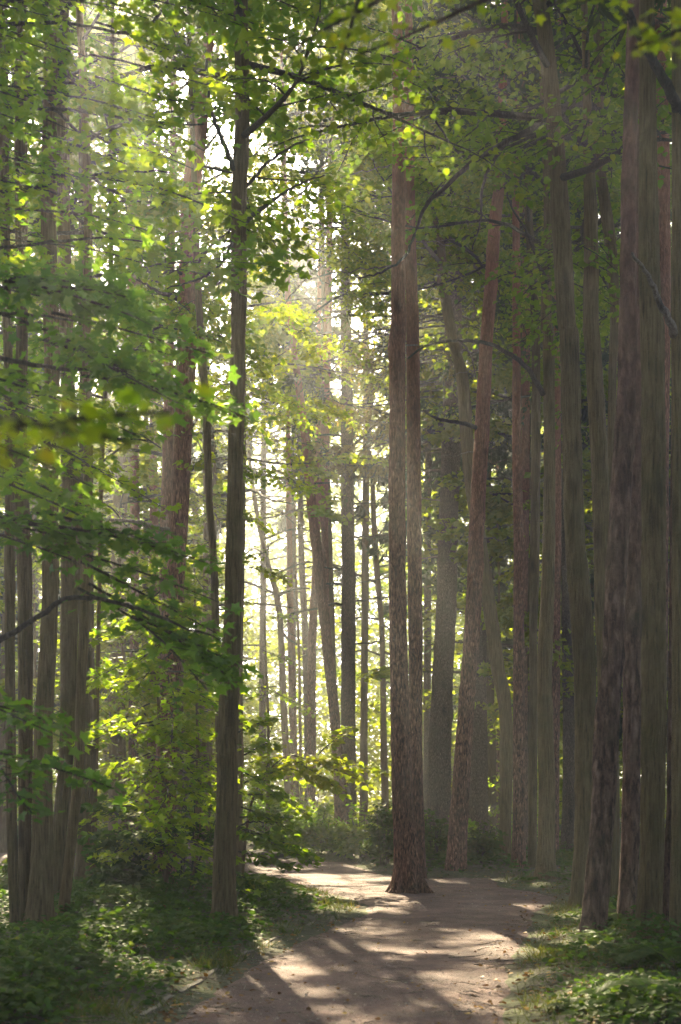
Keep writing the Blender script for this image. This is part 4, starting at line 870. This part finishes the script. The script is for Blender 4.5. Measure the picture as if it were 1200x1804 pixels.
# ---------------------------------------------------------------- saplings and shrubs
FANK = 1.0
SG = 'saplings and shrubs in the undergrowth'
def sapling(name, label, pts, Y, rows, kind, size, leaf, tint, seed, cat='sapling', **kw):
    tr = Tree(name, label, pts, Y, LI, top=0, seed=seed, sides=8, flare=.15, group=SG); tr.e['category'] = cat
    boughs(tr, kind, size, leaf, tint, rows, seed + 50, carve_=False, **kw); return tr
rows = []
for yy in range(1050, 1500, 27):
    w = 1 - abs(yy - 1290) / 420
    for sg_ in (-1, 1): fan(285 + sg_ * 10, yy + 20, 17.8, 285 + sg_ * (45 + 95 * w * rng0.random()), yy + 35, 17.2, 1, 25, .34 * w + .16, .25)
    fan(290, yy, 17.6, 300 + rng0.uniform(-70, 90), yy + 40, 16.6, 1, 20, .36, .25)
sapling('maple_sapling', 'sunlit yellow-green maple sapling between the big left pine and the path linden', [(1590, 291, 10), (1500, 294, 9), (1400, 291, 7), (1300, 283, 6), (1200, 277, 5), (1060, 272, 3)], 18.6, rows, 'maple', .105, 'maple_leaf', .6, 321, Tn=10, Mn=6)
for q, (x, Y, yt, lab) in enumerate([(120, 27, 820, 'lime-green young maple behind the left-hand clump of trunks'), (215, 29, 900, 'lime-green young maple standing behind the dark ridged trunk'),
                                    (345, 28, 950, 'bright young maple between the big left pine and the path linden'), (60, 33, 760, 'hazy young maple seen between the stems of the left-hand clump'),
                                    (470, 33, 1090, 'pale sunlit sapling right of the path linden in front of the misty glade'), (1040, 36, 900, 'bright sapling glimpsed in the slot beside the bowed linden'), (880, 37, 860, 'sunlit sapling behind the pink leaning pine and the brown straight trunk')]):
    rows = []
    for yy in range(yt, 1460, 62):
        for sg_ in (-1, 1, -1, 1): (fan(x, yy, Y, x + sg_ * rng0.uniform(35, 85), yy + rng0.uniform(0, 40), Y + rng0.uniform(-1.2, .8), 1, 15, .5, .2) if rng0.random() < .7 else 0)
    for yy in range(yt, 1450, 110): gap(px(x + rng0.uniform(-50, 50), yy, Y - .8), rng0.uniform(.5, .9), .2)
    sapling('maple_sapling', lab, [(HOR + F * CAMH / Y, x, 8), (1300, x + 3, 6), (yt, x - 4, 3)], Y, rows, 'linden', .105, 'maple_leaf', .7, 340 + q, Tn=9, Mn=6)
rows = []
for (x, y, r, dt) in [(215, 1470, 60, -.1), (230, 1530, 70, -.2), (190, 1420, 50, 0), (260, 1490, 60, -.1), (180, 1540, 60, -.2)]:
    fan(225, y + 15, 18, x, y, 17.6, 4, r * .5, .3, dt)
sapling('maple_sapling', 'small shaded sapling with thin crooked stem below the sunlit maple', [(1595, 240, 6), (1527, 230, 5), (1450, 224, 4), (1400, 220, 3)], 18.2, rows, 'linden', .10, 'herb_leaf', .4, 322)
rows = [((415, 1455, 18.6), (545, 1490, 19.2), .35, -.1), ((420, 1440, 18.7), (500, 1430, 19.4), .4, -.1), ((418, 1470, 18.6), (560, 1505, 18.8), .3, -.1), ((420, 1420, 18.7), (520, 1455, 19), .35, -.05),
        ((425, 1400, 18.8), (490, 1395, 19.4), .4, 0), ((420, 1500, 18.6), (520, 1520, 18.6), .25, -.15), ((430, 1380, 18.8), (470, 1350, 19.5), .4, .1), ((415, 1540, 18.5), (470, 1560, 18.4), .2, -.1),
        ((430, 1330, 18.9), (480, 1300, 19.4), .4, .1), ((430, 1360, 19), (540, 1420, 19.6), .35, 0), ((420, 1290, 19), (470, 1260, 19.4), .35, .1), ((425, 1460, 18.6), (480, 1480, 18.2), .4, -.1)]
sb = sapling('beech_sapling', 'olive-leaved sapling arching out from behind the path linden', [(1600, 408, 9), (1500, 411, 8), (1450, 417, 7), (1400, 424, 6), (1330, 428, 4), (1260, 424, 3)], 18.6, rows, 'linden', .105, 'linden_leaf', .45, 323)
sb.branch([(411, 1475, 18.6), (430, 1452, 18.8), (455, 1447, 19), (480, 1452, 19.2)], .016, .006)
rows = [((456, 1385, 20.4), (520, 1328, 21), .35, .1), ((490, 1345, 20.8), (590, 1330, 21.4), .42, .15), ((515, 1330, 21), (640, 1365, 21.6), .36, .1), ((560, 1330, 21.2), (610, 1275, 21.6), .25, .05),
        ((500, 1350, 21), (570, 1375, 21.2), .34, .1), ((540, 1340, 21), (665, 1345, 21.8), .28, .05), ((520, 1340, 20.8), (600, 1385, 20.8), .3, .1), ((470, 1370, 20.6), (480, 1330, 21), .3, .05)]
sg = sapling('beech_sapling', 'slender sapling holding a glowing yellow spray of leaves over the path bend', [(1576, 425, 7), (1480, 432, 6), (1420, 442, 5), (1383, 456, 4), (1343, 487, 4), (1327, 517, 3)], 20.3, rows, 'linden', .115, 'gold_leaf', .5, 324)
rows = [((350, 1500, 19.5), (400, 1440, 19.6), .25, -.2), ((360, 1480, 19.5), (330, 1430, 19.8), .25, -.1), ((345, 1490, 19.5), (310, 1450, 19.6), .25, -.2), ((370, 1440, 19.5), (350, 1390, 19.6), .3, 0)]
st = sapling('hazel_shrub', 'bare-stemmed young shrub of several thin rods beside the path linden', [(1580, 332, 5), (1500, 348, 4), (1450, 353, 3), (1400, 352, 3)], 19.6, rows, 'linden', .09, 'herb_leaf', .4, 325, cat='shrub')
for x0, x1 in [(318, 322), (324, 326), (330, 378), (336, 342)]:
    st.branch([(x0, 1578, 19.6), ((x0 + x1) / 2, 1510, 19.6), (x1, 1450, 19.6), (x1 + 2, 1405, 19.6)], .014, .006, name='stem')

def shrub(label, x, yb, hw, top, seed, leaf='herb_leaf', tint=.5, size=.085, n=34, kind='linden', name='shrub'):
    X, Y = gpx(x, yb); h = CAMH + (HOR - top) / F * Y; w = hw / F * Y
    o = np.array([X, Y, 0.]); e = empty(name, o, label, 'shrub', SG)
    cr = Crown(seed, kind, size, tint, True); rng = cr.rng
    for k in range(n):
        a = rng.random() * 6.28; rr = math.sqrt(rng.random()); zt = h * (0.25 + 0.75 * rng.random()) * (1 - .35 * rr)
        p1 = o + np.array([math.cos(a) * w * rr, math.sin(a) * w * rr, zt]); p0 = o + np.array([math.cos(a) * w * rr * .35, math.sin(a) * w * rr * .35, zt * .6])
        cr.spray(p0, p1, .26 * min(1.4, h), 8, 6, .15, .006, .45, dt=rng.normal(0, .08))
    link('crown', cr.finish([M[leaf], M['twig_bark']], o), e)
    g = Geo()
    for k in range(7):
        a = rng.random() * 6.28; q = o + np.array([math.cos(a) * w * .5, math.sin(a) * w * .5, h * .75])
        tube(g, [o + rng.normal(0, .05, 3) * [1, 1, 0] - [0, 0, .05], (o + q) * .5 + rng.normal(0, .06, 3), q], [.014, .010, .005], 5)
    link('stems', g.mesh('stems', [M['twig_bark']], o), e)
SHR = [('leafy shrub at the foot of the slender leaning pine, on its left', 560, 1512, 48, 1400), ('low bush at the bend of the path under the yellow spray', 505, 1508, 44, 1440),
       ('shrub just right of the slender leaning pine foot', 635, 1517, 40, 1405), ('sunlit fern-like bush touching the left side of the central pine', 678, 1528, 30, 1395),
       ('bush in the gap between the central pine pair and the pink leaning pine', 765, 1532, 34, 1405), ('green bush right of the pink leaning pine foot', 850, 1528, 36, 1430),
       ('tall shadowed shrub left of the distant misty trunks', 468, 1488, 46, 1340), ('bush behind the brown straight trunk right of the open path', 905, 1505, 34, 1455),
       ('shrub below the misty distant trunks in the glade', 540, 1488, 60, 1370), ('bushy growth behind the central pine pair', 720, 1500, 50, 1400),
       ('bush at the foot of the broad grey-brown spruce', 800, 1502, 55, 1415), ('low green bush between the olive linden foot and the bowed linden', 990, 1530, 30, 1490),
       ('feathery bush at the far right of the glade behind the olive stems', 950, 1495, 50, 1440), ('dark bush behind the feet of the left-hand clump', 60, 1590, 60, 1480),
       ('dense green bush between the ridged dark trunk and the big left pine', 215, 1585, 52, 1500), ('leafy bush behind the big left pine, near the side path', 360, 1478, 60, 1400)]
for k, (lab, x, yb, hw, top) in enumerate(SHR):
    far = F * CAMH / (yb - HOR) > 29
    shrub(lab, x, yb, hw, top, 600 + k, leaf='maple_leaf' if far else 'herb_leaf', tint=.15 + .45 + .1 * (k % 3), size=.11 if far else .085, n=44 if hw > 44 else 34)

# ---------------------------------------------------------------- ferns
def fern_mesh(seed, n, L):
    rng = np.random.default_rng(seed); g = Geo()
    for k in range(n):
        a = k * 6.283 / n + rng.uniform(-.3, .3); l = L * rng.uniform(.75, 1.1); el = rng.uniform(.5, 1.2)
        t = np.linspace(0, 1, 24); h = np.array([math.cos(a), math.sin(a), 0])
        c = h * (l * t * .8)[:, None] + np.array([0, 0, 1.]) * (l * (el * t - el * .85 * t * t))[:, None]
        tube(g, c[::4], np.linspace(.005, .0015, 6), 4, 1)
        tan = nrm(np.gradient(c, axis=0)); sd = nrm(np.cross(tan, [0, 0, 1.]))
        P, D, Nn, Sz = [], [], [], []
        for s in (-1, 1):
            q = c[4:]; pl = l * .26 * np.sin(np.linspace(.35, 3.05, 20)) ** .8
            dd = nrm(sd[4:] * s + tan[4:] * .45 - np.array([0, 0, .12]))
            P.append(q); D.append(dd); Nn.append(nrm(np.cross(dd, tan[4:]) * s + rng.normal(0, .12, dd.shape))); Sz.append(pl)
        P, D, Nn, Sz = np.vstack(P), np.vstack(D), np.vstack(Nn), np.concatenate(Sz)
        for u in np.linspace(.12, .95, 8):              # leaflets either side of each pinna
            for s in (-1, 1):
                B = np.cross(Nn, D) * s
                put_leaves(g, 'sprig', P + D * (Sz * u)[:, None], nrm(B + D * .5), Nn, Sz * .42 * (1.05 - u * .75), np.clip(rng.normal(.55, .14, len(P)), 0, 1))
    return g.mesh('fronds', [M['herb_leaf'], M['twig_bark']])
FM = [fern_mesh(801, 8, .75), fern_mesh(802, 7, .62), fern_mesh(803, 9, .55)]
def fern(label, x, y, s, k, rz):
    X, Y = gpx(x, y); z = float(ground_z(np.array([X]), np.array([Y]))[0])
    e = empty('fern', (X, Y, z), label, 'fern', 'ferns beside the forest path'); e.rotation_euler.z = rz; s *= .8; e.scale = (s, s, s)
    link('fronds', FM[k % 3], e)
for k, (lab, x, y, s) in enumerate([
        ('large fern spreading from the right border in front of the dark stem', 1190, 1725, 1.15), ('fern with pale fronds in front of the widest dark trunk', 1120, 1712, .8),
        ('fern at the foot of the nearest scaly pine, on its right', 1078, 1690, .6), ('fern at the bottom right corner of the photo', 1175, 1800, 1.0),
        ('fern halfway between the right corner fern and the path edge', 1085, 1795, .8), ('fern in the middle of the right-hand ground cover', 1135, 1760, .8),
        ('small fern left of the nearest scaly pine foot', 1022, 1668, .45), ('fern peeping out between the widest dark trunk and the stem at the border', 1172, 1682, .8),
        ('fern low beside the path edge at the bottom right', 1010, 1790, .6), ('fern behind the scaly pines on the right verge', 1090, 1640, .7),
        ('fern under the misty trunk behind the bowed linden', 985, 1560, .9), ('fern at the bottom left corner of the photo', 40, 1790, .9),
        ('fern among the herbs in front of the left-hand clump', 110, 1735, .8), ('small bright fern right of the path linden foot', 470, 1632, .55),
        ('fern in the herbs left of the path linden foot', 300, 1650, .6), ('fern below the left border clump, in deep shade', 10, 1700, .8)]):
    fern(lab, x, y, s, k, k * 1.3)

# ---------------------------------------------------------------- ground cover: grass, herbs, fallen leaves, pebbles
rng = np.random.default_rng(909)
def scatter(n, Y0, Y1, wide=1.0):
    Y = np.exp(rng.uniform(math.log(Y0), math.log(Y1), n)); X = rng.uniform(-1, 1, n) * (0.27 * Y + wide)
    return X, Y
X, Y = scatter(210000, 8.6, 48)
d = path_dist(X, Y); cl = wave(X * .9 + 3, Y * .9 + 7) * .5 + wave(X * 2.7, Y * 2.7) * .5
hmax = np.clip(d / 1.1, 0.08, 1) * (0.12 + .20 * np.clip(cl + .3, 0, 1))
k = (d > 0.08) & (rng.random(len(X)) < np.clip(.22 + 1.0 * (cl + .2), .06, 1) * np.where(X > 0, .6, 1) * np.clip(d / .7, .15, 1))
X, Y, hmax = X[k], Y[k], hmax[k]
n = len(X); Z = ground_z(X, Y) + hmax * rng.random(n) ** .6
P = np.stack([X, Y, Z], -1); D = nrm(np.stack([rng.normal(0, 1, n), rng.normal(0, 1, n), rng.uniform(-.35, .2, n)], -1)); Nn = nrm(np.array([0, 0, 1.]) + rng.normal(0, .35, (n, 3)))
sz = (0.045 + .0012 * Y) * rng.uniform(.6, 1.5, n)
g = Geo(); nearm = Y < 20
tn = np.clip(.45 + .25 * cl[k] + rng.normal(0, .15, n), 0, 1)
put_leaves(g, 'linden', P[nearm], D[nearm], Nn[nearm], sz[nearm], tn[nearm]); put_leaves(g, 'kite', P[~nearm], D[~nearm], Nn[~nearm], sz[~nearm] * 1.3, tn[~nearm])
tag(link('undergrowth', g.mesh('undergrowth', [M['herb_leaf']])), 'low green herbs covering the forest floor beside the path', 'ground cover', kind='stuff')

X, Y = scatter(170000, 8.8, 34)
d = path_dist(X, Y); cl = wave(X * 1.3 + 1, Y * 1.1 + 2)
k = (d > -0.10 + .1 * cl) & (rng.random(len(X)) < np.clip(1.15 - d / 1.3, 0.02, 1) * np.clip(.30 + .7 * cl, .03, 1))
X, Y = X[k], Y[k]; n = len(X); P = np.stack([X, Y, ground_z(X, Y) - .005], -1)
D = nrm(np.stack([rng.normal(0, .6, n), rng.normal(0, .6, n), np.ones(n)], -1)); Nn = nrm(rng.normal(0, 1, (n, 3)) * [1, 1, .1])
g = Geo(); put_leaves(g, 'blade', P, D, Nn, rng.uniform(.03, .10, n) * (1 + .6 * np.clip(cl[k], 0, 1)), np.clip(.5 + .2 * cl[k] + rng.normal(0, .2, n), 0, 1))
tag(link('grass', g.mesh('grass', [M['grass_blade']])), 'short grass along the edges of the path', 'grass', kind='stuff')

X, Y = scatter(16000, 8.6, 36); d = path_dist(X, Y); k = (d < 2.5) & (rng.random(len(X)) < np.where(d > .3, .5, np.where(d > -.45, .5, .10 + .1 * (wave(X * 2, Y * 2) > .25)))); X, Y = X[k], Y[k]; n = len(X)
P = np.stack([X, Y, np.maximum(ground_z(X, Y), .018) + .006], -1); D = nrm(np.stack([rng.normal(0, 1, n), rng.normal(0, 1, n), rng.normal(0, .15, n)], -1)); Nn = nrm(np.array([0, 0, 1.]) + rng.normal(0, .3, (n, 3)))
g = Geo(); put_leaves(g, 'linden', P, D, Nn, rng.uniform(.02, .055, n) * np.where(path_dist(X, Y) < -.5, .8, 1.1), rng.random(n) ** 1.6)
tag(link('fallen_leaves', g.mesh('fallen_leaves', [M['fallen']])), 'small orange and brown leaves fallen on the path', 'fallen leaves', kind='stuff')

X, Y = scatter(9000, 8.6, 30); d = path_dist(X, Y); k = d < 0.05; X, Y = X[k], Y[k]; n = len(X); s = .004 + .012 * rng.random(n) ** 3
th = np.array([(1, 0, 0), (0, 1, 0), (-1, 0, 0), (0, -1, 0), (0, 0, .7)]); v = np.stack([X, Y, np.full(n, .014)], -1)[:, None] + th[None] * s[:, None, None] * rng.uniform(.6, 1.4, (n, 5, 1))
f = (np.array([(0, 1, 4), (1, 2, 4), (2, 3, 4), (3, 0, 4)])[None] + (np.arange(n) * 5)[:, None, None]).reshape(-1, 3)
m, nt, out = new_mat('pebble'); bs = N(nt, 'ShaderNodeBsdfPrincipled'); at = N(nt, 'ShaderNodeAttribute', attribute_name='tint'); rr = ramp(nt, [(0, (.13, .09, .075)), (1, (.36, .29, .25))])
nt.links.new(at.outputs['Fac'], rr.inputs[0]); nt.links.new(rr.outputs[0], bs.inputs[0]); bs.inputs['Roughness'].default_value = .8; nt.links.new(bs.outputs[0], out.inputs[0])
g = Geo(); g.add(v.reshape(-1, 3), f, 0, np.repeat(rng.random(n), 4))
tag(link('gravel', g.mesh('gravel', [m])), 'tiny stones scattered over the trodden path', 'gravel', kind='stuff')

X, Y = scatter(2600, 8.8, 30); d = path_dist(X, Y); k = (d < 1.5) & (rng.random(len(X)) < np.where(d > -.6, .5, .12)); g = Geo()
for x, y in zip(X[k], Y[k]):
    a = rng.random() * 6.28; l = rng.uniform(.05, .3) * (1 if rng.random() < .9 else 2.2); z = max(float(ground_z(np.array([x]), np.array([y]))[0]), .018) + .006
    q = np.array([math.cos(a), math.sin(a), 0]) * l; b_ = np.array([-q[1], q[0], 0]) * rng.uniform(-.25, .25)
    tube(g, [[x, y, z], np.array([x, y, z + .008]) + q * .5 + b_, np.array([x, y, z]) + q], [.004, .004, .002], 4, 0)
tag(link('fallen_twigs', g.mesh('fallen_twigs', [M['dead_wood']])), 'thin dry twigs lying along the path', 'twigs', kind='stuff')

# ---------------------------------------------------------------- the wood beyond
BG = 'leafy trees in the wood beyond the path'
rb = np.random.default_rng(31); spots = []
for Yb in (39, 45, 51, 58):
    nn = 7
    for q in range(nn):
        xs = (q + .5 + rb.uniform(-.3, .3)) / nn * 2 - 1
        spots.append((xs * (.28 * Yb + 2), Yb + rb.uniform(-2.5, 2.5), rb.uniform(21, 29)))
for xs in (-.24, -.17, -.105, .13, .19, .25): spots.append((xs * 34, 34 + rb.uniform(-1.5, 1.5), rb.uniform(20, 23)))
spots = [q for q in spots if not 425 < CX + q[0] / q[1] * F < 700]
for k, (bx, by, h) in enumerate(spots):
    r = .13 + .1 * rb.random()
    if -.06 < bx / by < .05: r = .07
    ln = np.array([[bx, by, -.25, r * 1.3], [bx, by, .0, r * 1.2], [bx + rb.normal(0, .3), by, h * .4, r], [bx + rb.normal(0, .6), by, h * .75, r * .6], [bx + rb.normal(0, .8), by, h, .03]])
    t = Tree.__new__(Tree); t.seed = 900 + k; t.Y = by; t.bark = LI
    g, t.c = trunk_geo(ln, t.seed, LI, sides=10, ring=.5); t.o = np.array([bx, by, 0.])
    t.e = empty('linden_tree', t.o, 'leafy tree in the hazy wood beyond the path', 'tree', BG)
    link('trunk', g.mesh('trunk', [M[LI]], t.o), t.e)
    mid = abs(bx + .5) < 3.5
    t.crown_broad(h * (.36 if mid else .15), h * .98, 3.3, 34, 'kite', .18, 'linden_leaf', rb.uniform(.6, .95), sprays=6, sl=1.4, width=.75, T=10, Mn=9, twig=False)

def mass(name, label, cat, n, box, size, leaf, tint, seed, clump=.9, per=60, accept=None, carve_=True):
    r_ = np.random.default_rng(seed); C0 = np.stack([r_.uniform(box[0], box[1], n), r_.uniform(box[2], box[3], n), r_.uniform(box[4], box[5], n)], -1)
    if accept is not None: C0 = C0[accept(C0, r_)]
    P = (C0[:, None] + r_.normal(0, clump, (len(C0), per, 3)) * [1, 1, .45]).reshape(-1, 3); P = P[P[:, 2] > .05]
    if carve_: P = P[carve(P, r_, BEND if name == 'distant_woods' else None)]
    if accept is not None: P = P[(P[:, 2] < box[5] + 1.2)]
    n_ = len(P); D = nrm(r_.normal(0, 1, (n_, 3)) * [1, 1, .4]); Nn = nrm(np.array([0, 0, 1.]) + r_.normal(0, .4, (n_, 3)))
    g = Geo(); put_leaves(g, 'kite', P, D, Nn, size * r_.uniform(.6, 1.4, n_), np.clip(np.repeat(r_.normal(tint, .12, len(C0)), per)[:n_] + r_.normal(0, .12, n_), 0, 1))
    Crown.count += n_
    tag(link(name, g.mesh(name, [M[leaf]])), label, cat, kind='stuff')
mass('distant_undergrowth', 'sunlit saplings and bushes far beyond the path', 'undergrowth', 2500, (-18, 18, 42, 68, .2, 10), .2, 'linden_leaf', .85, 41, .8, 60,
     lambda c, r: (r.random(len(c)) < np.clip(1.1 - c[:, 2] / 10, .1, 1)))
mass('distant_woods', 'far-off wood closing the view behind the glade', 'woods', 4600, (-38, 38, 74, 112, 0, 27), .34, 'linden_leaf', .8, 42, 1.3, 58, lambda c, r: r.random(len(c)) < 1)
# the rest of the wood around and above the camera, which shades everything seen
mass('surrounding_woods', 'leafy wood closing in on both sides and above the path', 'woods', 1000, (-34, 34, -34, 44, .5, 22), .42, 'maple_leaf', .4, 43, 1.2, 34,
     lambda c, r: (np.where(c[:, 1] > 0, np.abs(c[:, 0]) > .27 * c[:, 1] + 4.2, np.abs(c[:, 0]) > 4) | (c[:, 1] < -7) | ((c[:, 2] > 12.5) & (c[:, 1] < 12))) , False)
print('LEAVES', Crown.count)

# ---------------------------------------------------------------- the misty air
m = bpy.data.materials.new('misty_air'); m.use_nodes = True; nt = m.node_tree; nt.nodes.clear()
out = nt.nodes.new('ShaderNodeOutputMaterial'); pv = nt.nodes.new('ShaderNodeVolumePrincipled')
pv.inputs['Color'].default_value = (0.93, 0.97, 1.0, 1); pv.inputs['Density'].default_value = HAZE_DENSITY; pv.inputs['Anisotropy'].default_value = HAZE_G
nt.links.new(pv.outputs[0], out.inputs['Volume'])
x0, x1, y0, y1, z0, z1 = -121, 121, -41, 151, -1.4, 34
me = bpy.data.meshes.new('haze'); me.from_pydata([(x, y, z) for z in (z0, z1) for x, y in ((x0, y0), (x1, y0), (x1, y1), (x0, y1))], [],
    [(3, 2, 1, 0), (4, 5, 6, 7), (0, 1, 5, 4), (1, 2, 6, 5), (2, 3, 7, 6), (3, 0, 4, 7)])
me.materials.append(m)
tag(link('haze', me), 'thin morning mist glowing in the sunbeams', 'mist', kind='stuff')
